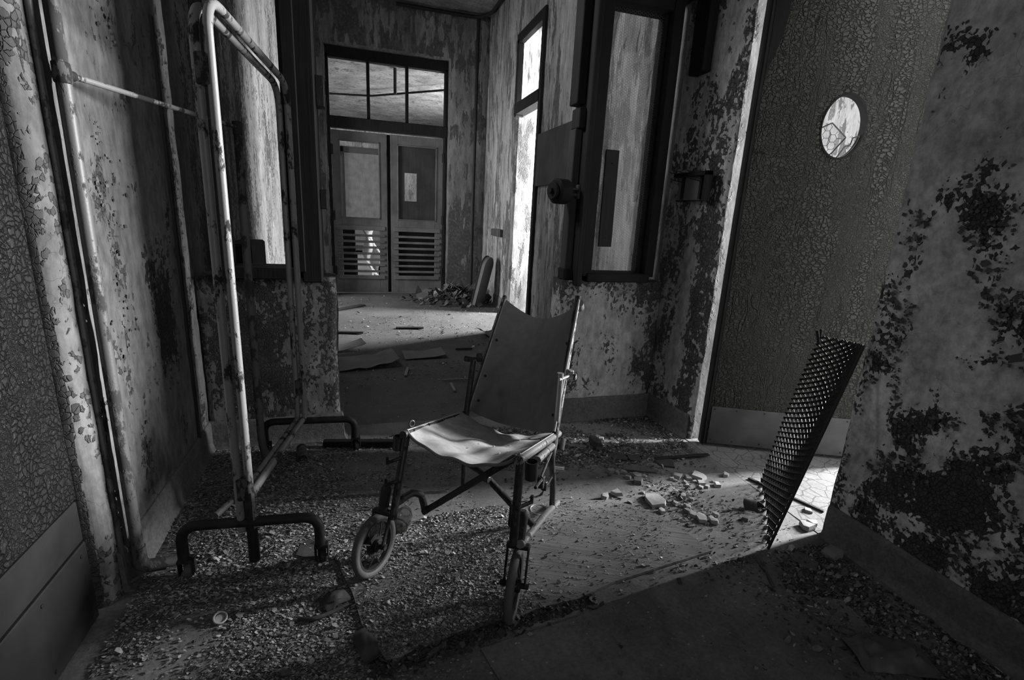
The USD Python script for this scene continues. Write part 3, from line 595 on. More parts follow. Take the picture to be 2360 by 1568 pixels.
# ------------------------------------------------------------------ porthole door
H = np.array([1.83, 2.084, 0.0]); D = np.array([.909, -.417, 0]); D /= np.linalg.norm(D); NB = np.array([-D[1], D[0], 0]); NB = NB if NB[1] > 0 else -NB
def on_leaf(m):          # (along the leaf, up, away from the viewer) -> world
    t = M2T(m) if not isinstance(m, trimesh.Trimesh) else m
    v = t.vertices.copy(); t = trimesh.Trimesh(H + v[:, :1] * D + v[:, 1:2] * [0, 0, 1.0] + v[:, 2:3] * NB, t.faces, process=False); return fixed(t)
t = thing('door_2', 'tall crazed-paint door with a round porthole and metal kick plate, standing ajar', 'door', tuple(H), kind='structure')
pc, pr_, px_ = (.385, 1.678), .143, .68        # an oval hole: height radius, width ratio
slab = mbox(.0, .93, .012, 2.6, 0, .045) - Manifold.cylinder(.3, pr_, pr_, 64).scale([px_, 1, 1]).translate([pc[0], pc[1], -.1])
put(t, 'panel', on_leaf(slab), 'crazed_door', smooth=False)
put(t, 'stile', on_leaf(mbox(-.030, -.002, .012, 2.6, -.002, .045)), 'black_timber', label='dark bare hinge stile')
put(t, 'bead', on_leaf(bx(-.017, -.010, .012, 2.6, -.007, -.001, .002)), 'dark_timber')
ring = Manifold.cylinder(.05, pr_ + .004, pr_ + .004, 64) - Manifold.cylinder(.2, pr_ - .006, pr_ - .006, 64).translate([0, 0, -.1])
put(t, 'porthole_ring', on_leaf(ring.scale([px_, 1, 1]).translate([pc[0], pc[1], -.003])), 'black_timber')
kp = bx(.004, .928, .02, .236, -.004, .0, .001)
kpn = put(t, 'kick_plate', on_leaf(kp), 'steel_plate', label='plain metal kick plate with screws')
for ss in (.02, .135, .28, .42, .56, .70, .84):
    for zz in (.222, .04): put(kpn, 'screw', on_leaf(M2T(Manifold.cylinder(.003, .0045, .0045, 12).translate([ss, zz, -.006]))), 'screw')
put(t, 'latch_scar', on_leaf(bx(-.02, .055, 1.547, 1.553, -.003, .001, .0005)), 'black_timber', label='dark saw cut across the hinge edge')
bare = CrossSection([np.array([[.0, 1.85], [.012, 1.93], [.03, 1.98], [.05, 2.05], [.062, 2.14], [.07, 2.6], [.0, 2.6]])])
put(t, 'bare_patch', on_leaf(Manifold.extrude(bare, .0016).translate([0, 0, -.0014])), 'black_timber', label='bare black wood where the paint has come off')
# broken wired glass in the porthole
shards = [[(-.137, -.14), (-.137, -.03), (-.07, .005), (-.045, .018), (.028, -.045), (.0, -.085), (-.02, -.115), (-.05, -.14)], [(-.005, -.15), (.03, -.085), (.055, -.075), (.06, -.045), (.10, -.03), (.10, -.14)]]
from shapely import affinity
circ = affinity.scale(Point(0, 0).buffer(pr_ - .007, 48), px_, 1)
for sh in shards:
    pg = Polygon(sh).intersection(circ); gs = Manifold.extrude(CrossSection([np.array(pg.exterior.coords)[:-1]], m3.FillRule.EvenOdd), .005).translate([pc[0], pc[1], .018])
    gl = put(t, 'glass_shard', on_leaf(gs), 'window_glass', smooth=False)
    ed = np.array(pg.exterior.coords); E3 = []
    for a, b2 in zip(ed, ed[1:]):
        if min(math.hypot(a[0] / px_, a[1]), math.hypot(b2[0] / px_, b2[1])) < pr_ - .012: E3.append((a, b2))
    ws = []
    hx = .019; row = hx * 1.5; col = hx * math.sqrt(3)
    for i in range(-8, 9):
        for j in range(-9, 10):
            c = np.array([i * row, j * col + (col / 2 if i % 2 else 0)])
            for a in (0, 60, 120):
                p, q = [c + hx * np.array([math.cos(math.radians(k)), math.sin(math.radians(k))]) for k in (a, a + 60)]
                if pg.contains(Point(p)) and pg.contains(Point(q)): ws.append((p, q))
    pts = [((pc[0] + p[0], pc[1] + p[1], .0205), (pc[0] + q[0], pc[1] + q[1], .0205)) for p, q in ws]
    put(gl, 'wire_netting', on_leaf(wires(pts, .0011)), 'wire', smooth=False, kind='stuff')
    pts = [((pc[0] + p[0], pc[1] + p[1], .017), (pc[0] + q[0], pc[1] + q[1], .017)) for p, q in E3]
    put(gl, 'broken_edge', on_leaf(wires(pts, .0035)), 'rubble_dark', smooth=False)

# ------------------------------------------------------------------ wall pipes
P = [(-.695, 1.615, 3.2), (-.695, 1.615, .045), (-.60, 1.64, .035)]
t = thing('steam_pipe', 'thick painted steam pipe running down the near wall beside the rounded wall edge', 'pipe', (-.695, 1.615, 0))
put(t, 'pipe', tube(fillet(P, .06), .0165, 16), 'pipe_paint'); put(t, 'tee_fitting', cat_([disc((-.695, 1.615, 1.484), (0, 0, 1), .0195, .05, 18), disc((-.69, 1.635, 1.484), (.34, .94, 0), .012, .03, 16)]), 'crusted')
put(t, 'foot_elbow', tube(fillet([(-.695, 1.615, .12), (-.695, 1.615, .045), (-.63, 1.632, .036)], .05), .021, 14), 'pipe_paint')
single('conduit', tube(fillet([(-.720, 1.572, 3.2), (-.720, 1.572, .02), (-.70, 1.60, .02)], .03), .0075, 10), 'pipe_paint', 'thin painted conduit on the rounded wall edge beside the steam pipe', 'conduit')
single('cross_pipe', tube([(-.692, 1.63, 1.484), (-.58, 1.95, 1.482), (-.452, 2.305, 1.478)], .0078, 12), 'rack_worn', 'thin rust-flecked cross pipe running level from the steam pipe to the rack', 'pipe')
t = thing('riser_pipe', 'pale riser pipe standing before the glassless window, its foot curving to the floor', 'pipe', (-.45, 2.31, 0))
put(t, 'pipe', tube(fillet([(-.452, 2.312, 1.20), (-.455, 2.314, .12), (-.440, 2.335, .012), (-.44, 2.42, .012)], .10, 8), .0165, 16), 'pipe_paint')
put(t, 'upper_pipe', tube([(-.450, 2.311, 1.19), (-.449, 2.31, 1.46)], .0150, 14), 'crusted')
put(t, 'tee_fitting', disc((-.449, 2.31, 1.475), (0, 0, 1), .018, .05, 16), 'black_iron')
single('floor_pipe', rod((-.556, 1.90, .022), (-.445, 2.20, .020), .014, 12), 'pipe_paint', 'short pale pipe lying on the chips behind the rack foot', 'pipe')
strip = M2T(Manifold.extrude(CrossSection([np.array([[0, 0], [.010, .004], [.012, .014], [.010, .024], [0, .028]])]), 1.72))
strip.apply_translation([XL - .001, 2.37, .13]); single('wall_trim', strip, 'dark_plate', 'narrow painted trim strip running up the flaking wall near the partition', 'trim')

# ------------------------------------------------------------------ tube rack
t = thing('tube_rack', 'tall rusty double-tube rack frame on arched feet beside the flaking wall', 'rack', (-.32, 1.98, 0))
f0, r0 = np.array([-.354, 1.57]), np.array([-.270, 2.385])
for off, mt in ((np.array([0, 0, 0]), 'rack_paint'), (np.array([-.033, .004, -.012]), 'rack_paint')):
    loop = [(*f0, .17), (*f0, 1.700), (*r0, 1.672), (*r0, .235), (*r0 - [0, .03], .215), (*f0 + [.002, .01], .285)]
    pts = fillet([np.array(p) + off for p in loop], .10, 9)
    put(t, 'frame_tube', tube(pts, .0125, 16), mt)
for p, ax in (((*f0, 1.525), 0), ((*f0, .315), 0), ((*r0, .36), 1)):
    put(t, 'clamp', bx(p[0] - .036, p[0] + .002, p[1] - .012, p[1] + .014, p[2] - .042, p[2] + .036, .004), 'crusted')
def arch(c, ang, half, z, hgt0):
    d = np.array([math.cos(ang), math.sin(ang)])
    a, b2 = c - d * half, c + d * half
    return fillet([(*a, hgt0), (*a, z), (*b2, z - .01), (*b2, hgt0)], .085, 9)
A1, A2 = np.array([-.358, 1.572]), np.array([-.250, 2.392])
fo = put(t, 'foot', tube(arch(A1, -.05, .205, .195, .07), .0165, 16), 'black_iron'); put(t, 'stub', rod((*A1, .045), (*A1, .30), .0165, 14), 'black_iron')
fr_ = put(t, 'foot', tube(arch(A2, -.02, .205, .185, .07), .0165, 16), 'black_iron')
for foot, c, ang in ((fo, A1, -.05), (fr_, A2, -.02)):
    for s in (-1, 1):
        p = c + s * .205 * np.array([math.cos(ang), math.sin(ang)])
        w = put(foot, 'caster_wheel', disc((p[0] + .004, p[1] + .012, .0285), (1, .25, 0), .0275, .022, 20), 'tyre' if s < 0 else 'black_iron')
        put(foot, 'caster_fork', cat_([bx(p[0] - .018, p[0] - .014, p[1] - .012, p[1] + .020, .02, .075, .001), bx(p[0] + .022, p[0] + .026, p[1] - .012, p[1] + .020, .02, .075, .001), bx(p[0] - .018, p[0] + .026, p[1] - .016, p[1] + .020, .068, .078, .001)]), 'black_iron')
single('floor_bar', bar((-.20, 2.462, .020), (.175, 2.392, .020), .034, .034, .003), 'black_timber', 'dark flat bar on the floor between the rack foot and the wheelchair', 'bar')
ts = M2T(Manifold.cylinder(.10, .024, .024, 28) - Manifold.cylinder(.2, .020, .020, 28).translate([0, 0, -.05])); ts.apply_transform(mat4(*[np.array(q) for q in ((.15, -.0, -.989), (.989, 0, .15))][::-1], np.array([0, 0, 0]), (0, 0, 0)) if False else trimesh.transformations.rotation_matrix(math.radians(96), [1, .15, 0])); ts.apply_translation([-.300, 2.42, .024])
single('pipe_stub', ts, 'pipe_paint', 'short open pipe stub on the floor beneath the back of the rack', 'pipe')

# ------------------------------------------------------------------ wheelchair
C = dict(FR=(.409, 1.154, .553), RR=(.702, 1.584, .399), FL=(.132, 1.493, .494), RL=(.388, 1.870, .383), UBR=(.394, 1.132, .314), UBL=(.081, 1.419, .247),
         ARTR=(.685, 1.560, .654), ARBR=(.681, 1.553, .418), ARTL=(.455, 1.967, .589), ARBL=(.418, 1.914, .380), BKTR=(.838, 1.783, .882), BKBR=(.665, 1.529, .440), BKTL=(.686, 2.306, .793), BKBL=(.438, 1.942, .370),
         RPR1=(.647, 1.503, .338), RPR2=(.698, 1.578, .213), RPR3=(.710, 1.595, .080), RPL1=(.418, 1.914, .150), RPL2=(.415, 1.908, .032))
C = {k: np.array(v) for k, v in C.items()}
U = np.array([.826, -.5635, 0]); Vv = np.array([.5635, .826, 0])
t = thing('wheelchair', 'derelict wheelchair frame with torn canvas seat and back, its big wheels missing', 'wheelchair', (.43, 1.55, 0))
cs = 'chair_steel'
for a, b2 in (('FR', 'RR'), ('FL', 'RL')):
    d = (C[b2] - C[a]) / np.linalg.norm(C[b2] - C[a]); put(t, 'seat_rail', tube([C[a] - d * .025, C[b2] + d * .03], .0128, 16), 'dull_chrome' if a == 'FR' else cs)
for a, b2 in (('FR', 'UBR'), ('FL', 'UBL')): put(t, 'front_upright', tube([C[a], C[b2] - [0, 0, .012]], .0122, 16), cs)
put(t, 'rear_post', tube(fillet([C['RR'] - [0, 0, .0], C['RPR1'] + (.01, .015, .0), C['RPR2'], C['RPR3']], .05), .0118, 14), cs)
put(t, 'rear_post', tube([C['RL'], (C['RL'] + C['RPL1']) / 2 + [.012, .018, 0], C['RPL1'], C['RPL2']], .0118, 14), cs)
put(t, 'arm_post', tube([C['ARBR'] - [0, 0, .04], C['ARTR']], .0120, 16), 'dull_chrome'); put(t, 'arm_post', tube([C['ARBL'] - [0, 0, .03], C['ARTL']], .0120, 16), cs)
def cane(b, tp): d = (tp - b); return b - d * .12, tp + d * .02
put(t, 'back_cane', tube(cane(C['BKBR'] + [.012, .012, 0], C['BKTR'] + [.004, .02, 0]), .0115, 14), cs); put(t, 'back_cane', tube(cane(C['BKBL'] + [.0, .015, 0], C['BKTL'] + [0, .02, 0]), .0115, 14), cs)
hd = (C['BKTR'] - C['BKBR']) / np.linalg.norm(C['BKTR'] - C['BKBR'])
put(t, 'push_handle', tube([np.array([.846, 1.79, .868]), np.array([.862, 1.82, .852]), np.array([.885, 1.86, .835])], [.0155, .0165, .0155], 16), 'rubble_a', label='pale ribbed push handle')
put(t, 'lower_rail', tube(fillet([(.430, 1.175, .262), (.455, 1.212, .238), (.62, 1.455, .145), (.776, 1.692, .030)], .05), .0122, 16), 'dull_chrome')
put(t, 'lower_rail', tube(fillet([(.096, 1.441, .278), (.147, 1.462, .297), (.176, 1.462, .287), (.192, 1.470, .212)], .03), .0118, 14), cs)
put(t, 'cross_brace', bar((.186, 1.470, .214), (.412, 1.195, .539), .024, .020, .004), cs)
put(t, 'cross_brace', tube([(.285, 1.590, .372), (.403, 1.512, .305), (.464, 1.390, .262), (.520, 1.300, .225)], .0115, 14), cs)
put(t, 'brace_pivot', disc((.399, 1.486, .305), (.5, -.75, 0), .012, .04, 18), cs)
put(t, 'brace_bracket', bar((.462, 1.366, .275), (.455, 1.355, .195), .016, .008, .002), cs)
for p0, p1, r in (((.446, 1.165, .536), (.447, 1.166, .482), .0185), ((.716, 1.570, .390), (.704, 1.553, .352), .0165), ((.108, 1.508, .482), (.104, 1.503, .436), .0175)):
    p0, p1 = np.array(p0), np.array(p1); L = np.linalg.norm(p1 - p0)
    put(t, 'socket_sleeve', lathe([(r - .003, 0), (r, 0), (r, L), (r - .003, L), (r - .003, 0)], p0, p1 - p0, 22), cs)
put(t, 'rest_tube', rod((.508, 1.282, .470), (.634, 1.466, .415), .0125, 14), 'dull_chrome')
put(t, 'brake_rod', tube([(.590, 1.366, .447), (.548, 1.305, .435), (.516, 1.259, .425)], .004, 8), cs)
put(t, 'brake_lever', cat_([tube(fillet([(.516, 1.259, .425), (.520, 1.266, .395), (.534, 1.285, .372), (.585, 1.365, .330), (.636, 1.452, .300)], .02), .0035, 8), disc((.516, 1.259, .415), (.8, -.55, 0), .011, .02, 14), disc((.522, 1.268, .392), (.8, -.55, 0), .012, .016, 14), rod((.478, 1.205, .425), (.530, 1.270, .418), .005, 8), disc((.540, 1.288, .376), (0, 0, 1), .010, .03, 12)]), cs)
for p, q in (((.402, 1.145, .405), (.452, 1.160, .410)), ((.110, 1.465, .425), (.068, 1.452, .418)), ((.104, 1.448, .355), (.062, 1.436, .350))):
    p, q = np.array(p), np.array(q); put(t, 'hanger_pin', cat_([rod(p, q, .0055, 10), rod(q + [0, 0, -.004], q + [0, 0, .020], .0048, 10)]), cs)
put(t, 'eye_bolt', torus((.150, 1.512, .520), (.5, -.8, .1), .010, .0028, 18, 8), cs)
put(t, 'rear_bolt', rod((.690, 1.565, .268), (.728, 1.552, .266), .009, 12), 'dull_chrome')
put(t, 'clamp', cat_([rod((.675, 1.545, .634), (.735, 1.590, .630), .006, 10), bx(.728, .752, 1.585, 1.612, .612, .652, .004), disc((.742, 1.590, .628), (.8, -.55, 0), .012, .040, 14)]), 'dull_chrome')
put(t, 'clamp', cat_([rod((.418, 1.948, .600), (.500, 2.00, .590), .006, 10), disc((.428, 1.950, .600), (.8, -.55, 0), .012, .03, 14), bx(.475, .500, 1.985, 2.01, .572, .612, .004)]), cs)
# castors
def caster(cx, cyy, R, az, crown, stem_top, tilt=0.0):
    ax = np.array([math.cos(az), -math.sin(az), tilt]); ax /= np.linalg.norm(ax); wd = np.array([math.sin(az), math.cos(az), 0]); c = np.array([cx, cyy, R + .006])
    w = put(t, 'caster_wheel', torus(c, ax, R - .0125, .0125, 56, 14, 1.05), 'tyre', label='solid grey rubber castor tyre')
    put(w, 'rim', lathe([(R - .029, -.008), (R - .022, -.009), (R - .022, .009), (R - .029, .008), (R - .029, -.008)], c, ax, 48), cs)
    put(w, 'hub', cat_([disc(c, ax, .021, .040, 22), disc(c, ax, .036, .008, 22)]), 'black_iron')
    for k in range(8):
        a = k * math.pi / 4 + .2; d = wd * math.cos(a) + np.cross(ax, wd) * math.sin(a); s = (.010 if k % 2 else -.010)
        put(w, 'spoke', rod(c + d * .030 + ax * s, c + d * (R - .027), .0022, 6), 'black_iron')
    crown = np.array(crown); o = .032
    f = put(t, 'caster_fork', cat_([bar(crown - ax * (o + .004), crown + ax * (o + .004), .026, .014, .004, up=(0, 0, 1))] + [bar(crown + ax * s * o, c + ax * s * o, .017, .006, .002, up=ax) for s in (-1, 1)]), 'black_iron')
    put(f, 'axle_nut', rod(c - ax * .044, c + ax * .044, .0085, 10), 'black_iron')
    put(f, 'stem_housing', tube([crown, crown * .7 + np.array(stem_top) * .3, crown * .15 + np.array(stem_top) * .85, np.array(stem_top)], [.014, .0175, .0175, .010], 16), cs)
caster(.424, 1.186, .108, math.radians(28), (.434, 1.198, .240), (.446, 1.208, .352))
caster(.024, 1.470, .106, math.radians(40), (.052, 1.463, .238), (.066, 1.452, .340), .06)
def chunk_at(p, r, seed):
    g = np.random.default_rng(seed); return M2T(Manifold.hull_points(np.array(p) + g.uniform(-1, 1, (9, 3)) * [r * 1.5, r, r * .5]))
# canvas back and seat
def back(u, v):
    B0, B1, T0, T1 = C['BKBL'], C['BKBR'], C['BKTL'], C['BKTR']
    b = B0 + u[..., None] * (B1 - B0); tp = T0 + u[..., None] * (T1 - T0); P = b + v[..., None] * (tp - b)
    sag = 4 * u * (1 - u); nrm = np.cross(B1 - B0, T0 - B0); nrm /= np.linalg.norm(nrm); nrm = nrm if nrm[1] > 0 else -nrm
    P = P + nrm * (sag * (.030 + .028 * v + .016 * (1 - v)) + .006 * np.sin(9 * u + 5 * v) * sag)[..., None]
    P[..., 2] -= sag * .055 * v ** 3 + .012 * (1 - v) ** 3 * sag
    return P
bk = put(t, 'backrest', sheet(back, 40, 40, .003), 'canvas')
eu, ev = np.zeros(40), np.linspace(0, 1, 40)
for uu in (0, 1): put(bk, 'hem', tube(back(np.full(40, uu), ev), .0045, 8), 'seat_canvas')
for uu, vv in ((.06, .10), (.05, .30), (.05, .62), (.95, .12), (.95, .42), (.95, .66)): p = back(np.array([uu]), np.array([vv]))[0]; put(bk, 'stud', disc(p + [-.004, -.004, .001], (-.5, -.8, .3), .006, .004, 12), 'black_iron')
def seat(u, v):
    f = C['FL'] + u[..., None] * (C['FR'] - C['FL']) + [0, 0, .014]; r = C['RL'] + u[..., None] * (C['RR'] - C['RL']) + [0, 0, .014]
    sag = (4 * u * (1 - u)) ** .8; k = v + .03 * np.sin(math.pi * u) - .06 * sag * (1 - v); P = f + k[..., None] * (r - f)
    P[..., 2] -= sag * (.066 - .012 * v) + .006 * sag * np.sin(7 * u + 17 * v) + .0045 * np.sin(23 * u - 9 * v) * sag - .012 * (np.exp(-((v - .05) / .1) ** 2)) * sag * np.sin(6 * u)
    return P
st = put(t, 'seat', sheet(seat, 44, 40, .003), 'seat_canvas')
put(st, 'front_hem', tube(seat(np.linspace(0, 1, 40), np.zeros(40)), .005, 8), 'canvas')
for uu in (.02, .98):
    for vv in (.08, .32, .56, .80): p = seat(np.array([uu]), np.array([vv]))[0]; put(st, 'stud', disc(p + [0, 0, .003], (0, 0, 1), .006, .005, 12), 'black_iron')

cr = np.random.default_rng(5); cu, cv = cr.uniform(.25, .8, 16), cr.uniform(.3, .85, 16)
single('seat_crumbs', cat_([chunk_at(p + [0, 0, .003], .004, 900 + k) for k, p in enumerate(seat(cu, cv))]), 'rubble_c', 'few white plaster crumbs lying on the sagging canvas seat', 'crumbs', kind='stuff', smooth=False)
# ------------------------------------------------------------------ expanded metal sheet leaning in the ward doorway
t = thing('metal_mesh', 'bent dark expanded-metal sheet leaning against the doorway edge', 'mesh sheet', (1.70, 1.45, 0))
B0, B1, T0, T1 = np.array([1.85, 1.69, .004]), np.array([1.476, 1.257, .004]), np.array([1.81, 1.505, .780]), np.array([1.738, 1.268, .800])
def grate(s, q):
    b = B0 + s[..., None] * (B1 - B0); tp = T0 + s[..., None] * (T1 - T0); P = b + q[..., None] * (tp - b)
    left = (1 - s) ** 1.5 * np.sin(math.pi * q)
    P = P + left[..., None] * np.array([.035, .040, 0]); bow = np.sin(math.pi * s)
    return P + (bow * (.035 * q + .012))[..., None] * np.array([.75, -.66, .0])
nS, nT = 16, 30; segs = []
ribs = []
def ribbon(P, w, th, N):
    """Flat strand along the polyline P, tilted like the strands of expanded metal."""
    P = np.asarray(P); T = np.gradient(P, axis=0); T /= np.linalg.norm(T, axis=1, keepdims=True); S = np.cross(N, T); S /= np.linalg.norm(S, axis=1, keepdims=True)
    a, b2 = S * w * .72 + N * w * .55, np.cross(T, S * .72 + N * .55) * th
    Q = np.stack([P - a - b2, P + a - b2, P + a + b2, P - a + b2], 1).reshape(-1, 3); F = []
    for i in range(len(P) - 1):
        for j in range(4):
            k = (j + 1) % 4; q = (4 * i + j, 4 * i + k, 4 * i + 4 + k, 4 * i + 4 + j); F += [(q[0], q[1], q[2]), (q[0], q[2], q[3])]
    e = 4 * (len(P) - 1); F += [(0, 2, 1), (0, 3, 2), (e, e + 1, e + 2), (e, e + 2, e + 3)]
    return trimesh.Trimesh(Q, F, process=False)
tt = np.linspace(0, 1, 2 * nT + 1); zig = np.abs(((np.arange(2 * nT + 1)) % 2) - 0.0)
for i in range(nS):
    s = np.clip((i + .5 + (zig - .5) * (1 if i % 2 else -1) * .98) / nS, 0, 1)
    P = grate(s, tt); e = 1e-3
    N = np.cross(grate(np.clip(s + e, 0, 1.01), tt) - grate(s - e, tt), grate(s, tt + e) - grate(s, tt - e)); N /= np.linalg.norm(N, axis=1, keepdims=True)
    put(t, 'strand', ribbon(P, .0078, .0012, N), 'black_iron', smooth=False)
s1 = np.ones(40); q1 = np.linspace(0, 1, 40)
put(t, 'edge_strip', tube(grate(s1, q1), .006, 6), 'black_iron')
for dx in (-.035, .012): put(t, 'loose_strand', bar(T0 + [.0, .0, -.035], T0 + [dx - .01, dx * .5, .028], .012, .003, .001), 'black_iron')

# ------------------------------------------------------------------ things on the floor
SH = [(-.112, 1.578), (.094, 1.669), (.235, 1.741), (.482, 1.758), (.729, 1.743), (1.004, 1.69), (1.091, 1.637), (1.187, 1.52), (1.245, 1.293), (.957, 1.254), (.80, 1.232), (.644, 1.19), (.51, 1.185), (.43, 1.165), (.35, 1.173), (.29, 1.150), (.201, 1.146), (.15, 1.128), (.126, 1.132), (.08, 1.112), (.042, 1.111), (-.019, 1.245), (-.049, 1.388)]
SH = SH[::-1]
single('floor_panel', flat_piece(SH, .001, .0095, .005, 3), 'worn_plywood', 'worn plywood sheet with broken edges under the wheelchair', 'panel')
def poly_at(c, r, n, seed, e=.35):
    g = np.random.default_rng(seed); a = np.sort(np.linspace(0, 2 * math.pi, n, endpoint=False) + g.uniform(-.3, .3, n)); rr = r * g.uniform(1 - e, 1 + e * .4, n)
    return np.c_[c[0] + rr * np.cos(a), c[1] + rr * np.sin(a)]
second = [(.30, 1.09), (.62, 1.13), (.98, 1.20), (1.20, 1.24), (1.42, 1.18), (1.36, 1.05), (1.52, .98), (1.45, .60), (1.3, .2), (.6, .2), (.42, .60)]
single('lino_sheet', flat_piece(second, .001, .004, .005, 9), 'floor_dust', 'dark linoleum sheet covering the floor before the wheelchair', 'floor sheet')
# broken tile pieces: (x, y, length)
RB = [(1.152,1.917,.040),(1.180,1.902,.025),(1.213,1.902,.029),(1.210,1.852,.033),(1.262,1.856,.053),(1.294,1.846,.023),(1.398,1.848,.031),(1.451,1.811,.057),(1.412,1.794,.030),(1.422,1.776,.020),(1.560,1.820,.024),(1.558,1.774,.078),(1.499,1.797,.030),(1.498,1.775,.037),(1.530,1.728,.046),(1.539,1.696,.029),(1.507,1.696,.026),(1.596,1.696,.040),(1.601,1.731,.017),(1.704,1.769,.035),(1.453,1.724,.023),(1.461,1.750,.020),(1.509,1.749,.023),(1.374,1.644,.034),(1.397,1.620,.025),(1.307,1.607,.027),(1.321,1.589,.018),(1.345,1.594,.014),(1.365,1.589,.015),(1.342,1.570,.027),(1.320,1.546,.030),(1.327,1.511,.032),(1.346,1.483,.049),(1.387,1.517,.018),(1.426,1.495,.030),(1.383,1.456,.038),(1.351,1.450,.014),(1.398,1.487,.018),(1.211,1.566,.035),(1.079,1.730,.052),(1.010,1.709,.039),(1.209,1.717,.019),(1.266,2.258,.038),(1.196,2.131,.033)]
def chunk(c, r, h, seed, flat=.8):
    g = np.random.default_rng(seed); p = poly_at((0, 0), r, g.integers(4, 7), seed); a = g.uniform(0, 3.1); R = np.array([[math.cos(a), -math.sin(a)], [math.sin(a), math.cos(a)]])
    p = p @ R.T; top = p * g.uniform(.82, .97) + g.normal(0, r * .05, (1, 2)); zt = h * (1 + g.uniform(-.15, .15, len(p)))
    pts = np.vstack([np.c_[p, np.zeros(len(p))], np.c_[p * 1.02, np.full(len(p), h * .35)], np.c_[top, zt]]) + [c[0], c[1], 0.0]
    return M2T(Manifold.hull_points(pts))
for k, (x, y, L) in enumerate(RB):
    h = L * .42 if L < .045 else L * .28
    if x < 1.10: lab, grp = ('pale tile piece on the far edge of the plywood sheet' + (', the larger' if k == 39 else ', the smaller')), None
    elif y > 2.0: lab, grp = ('lone pale tile piece near the low wall' + (' by the skirting' if k == 42 else ', nearer the wheelchair')), None
    elif k < 6: lab, grp = 'pale tile fragment in the short row beside the wheelchair', 'tile fragments in the row'
    elif k < 23: lab, grp = 'pale tile fragment in the heap before the porthole door', 'tile fragments in the heap'
    else: lab, grp = 'pale tile fragment scattered between the plywood sheet and the metal mesh', 'tile fragments near the mesh'
    own = {7: 'long pale tile piece at the wheelchair end of the heap', 11: 'largest flat pale tile piece in the middle of the heap', 17: 'thick pale tile piece at the mesh end of the heap', 19: 'lone pale tile piece beyond the heap, toward the doorway floor',
           32: 'largest pale tile piece of the scatter between plywood and mesh', 38: 'pale tile piece lying just before the large plaster block', 41: 'small upright pale tile piece behind the large plaster block'}
    if k < 6: lab, grp = f"{('first', 'second', 'third', 'fourth', 'fifth', 'last')[k]} pale tile fragment from the wheelchair in the short row", 'tile fragments in the row'
    lab = own.get(k, lab)
    m = chunk((x, y), L * .56, h, 100 + k); m.apply_translation([0, 0, .008 if x < 1.1 else .001])
    single('tile_fragment', m, MATN[k % 3], lab, 'tile fragment', grp, smooth=False)
single('plaster_block', chunk((1.222, 1.652), .060, .019, 7), 'rubble_b', 'largest pale broken block beside the corner of the plywood sheet', 'block', smooth=False)
single('stone', chunk((1.235, 1.80), .03, .022, 201), 'rubble_dark', 'dark wedge of rubble between the tile row and the pale block', 'stone', smooth=False)
single('stone', chunk((1.53, 1.44), .018, .015, 202), 'rubble_dark', 'small dark lump lying before the leaning metal mesh', 'stone', smooth=False)
single('brick_piece', chunk((1.700, 1.170), .038, .030, 203), 'rubble_a', 'squarish grey piece lying against the skirting of the side wall', 'brick piece', smooth=False)
single('slate_piece', chunk((1.557, 1.182), .058, .008, 204), 'rubble_dark', 'flat grey slate piece in the shade near the fork', 'slate', smooth=False)
for k, (c, r, lab) in enumerate((((1.268, 2.05), .055, 'narrow dark wood chip lying behind the tile row'), ((1.33, 2.02), .05, 'flat grey wood chip lying behind the tile row'), ((1.485, 1.955), .06, 'dark wood chip pointing at the porthole door'))):
    single('wood_chip', flat_piece(poly_at(c, r, 5, 300 + k), .002, .008), 'grey_board', lab, 'wood chip')
single('wood_strip', bar((1.44, 1.985, .012), (1.76, 1.965, .012), .022, .008), 'dark_timber', 'thin dark wood strip lying before the foot of the porthole door', 'wood strip')
single('slab_piece', flat_piece([(1.235, 1.945), (1.30, 1.95), (1.39, 1.875), (1.37, 1.86), (1.30, 1.885), (1.22, 1.92)], .001, .010), 'rubble_dark', 'flat dark slab behind the tile row', 'slab')
single('boot_heel', cat_([bx(1.18, 1.215, 2.14, 2.24, .002, .055, .008), bx(1.18, 1.225, 2.12, 2.15, .002, .025, .006)]), 'leather', 'small black upright lump on the litter before the low wall', 'heel')
# dark curled leather scrap
def curl(u, v):
    a = (u - .1) * 4.0; R = .024 + .008 * v; return np.stack([1.625 + .050 * (v - .5) + R * np.cos(a) * .8, 1.487 - .035 * (v - .5) + R * np.sin(a) * .9, .024 - .018 * np.cos(1.7 * a) * (1 - .3 * v)], -1)
single('leather_scrap', sheet(curl, 26, 8, .003), 'leather', 'dark curled leather scrap on the sunlit floor beside the metal mesh', 'scrap')
gj = lathe([(0, 0), (.030, 0), (.034, .005), (.034, .075), (.024, .092), (.024, .10), (.020, .10), (.020, .088), (.030, .072), (.030, .006), (0, .005)], (.115, 1.655, .0385), (.35, .93, .0), 26)
single('glass_jar', gj, 'clear_glass', 'clear glass jar lying on its side behind the turned castor', 'jar')
single('tin_lid', cat_([torus((.690, 1.685, .012), (0, .0, 1), .036, .0035, 30, 8), disc((.690, 1.685, .010), (0, 0, 1), .033, .0015, 28)]), 'tin', 'bright tin lid on the floor inside the frame near the lower rail', 'lid')
single('bottle_cap', cat_([torus((-.417, 1.372, .012), (.25, -.35, 1), .017, .0028, 28, 8), disc((-.417, 1.372, .007), (.25, -.35, 1), .015, .002, 24)]), 'rubble_c', 'pale round cap on the chips before the rack', 'cap')
g = cat_([chunk((1.745, 1.335), .032, .022, 205)]); single('glass_lump', g, 'rubble_c', 'lump of broken glass on the sunlit floor beside the wall end', 'glass', smooth=False)
single('white_shard', chunk((1.80, 1.352), .022, .014, 206), 'rubble_c', 'small white shard touching the glass lump', 'shard', smooth=False)
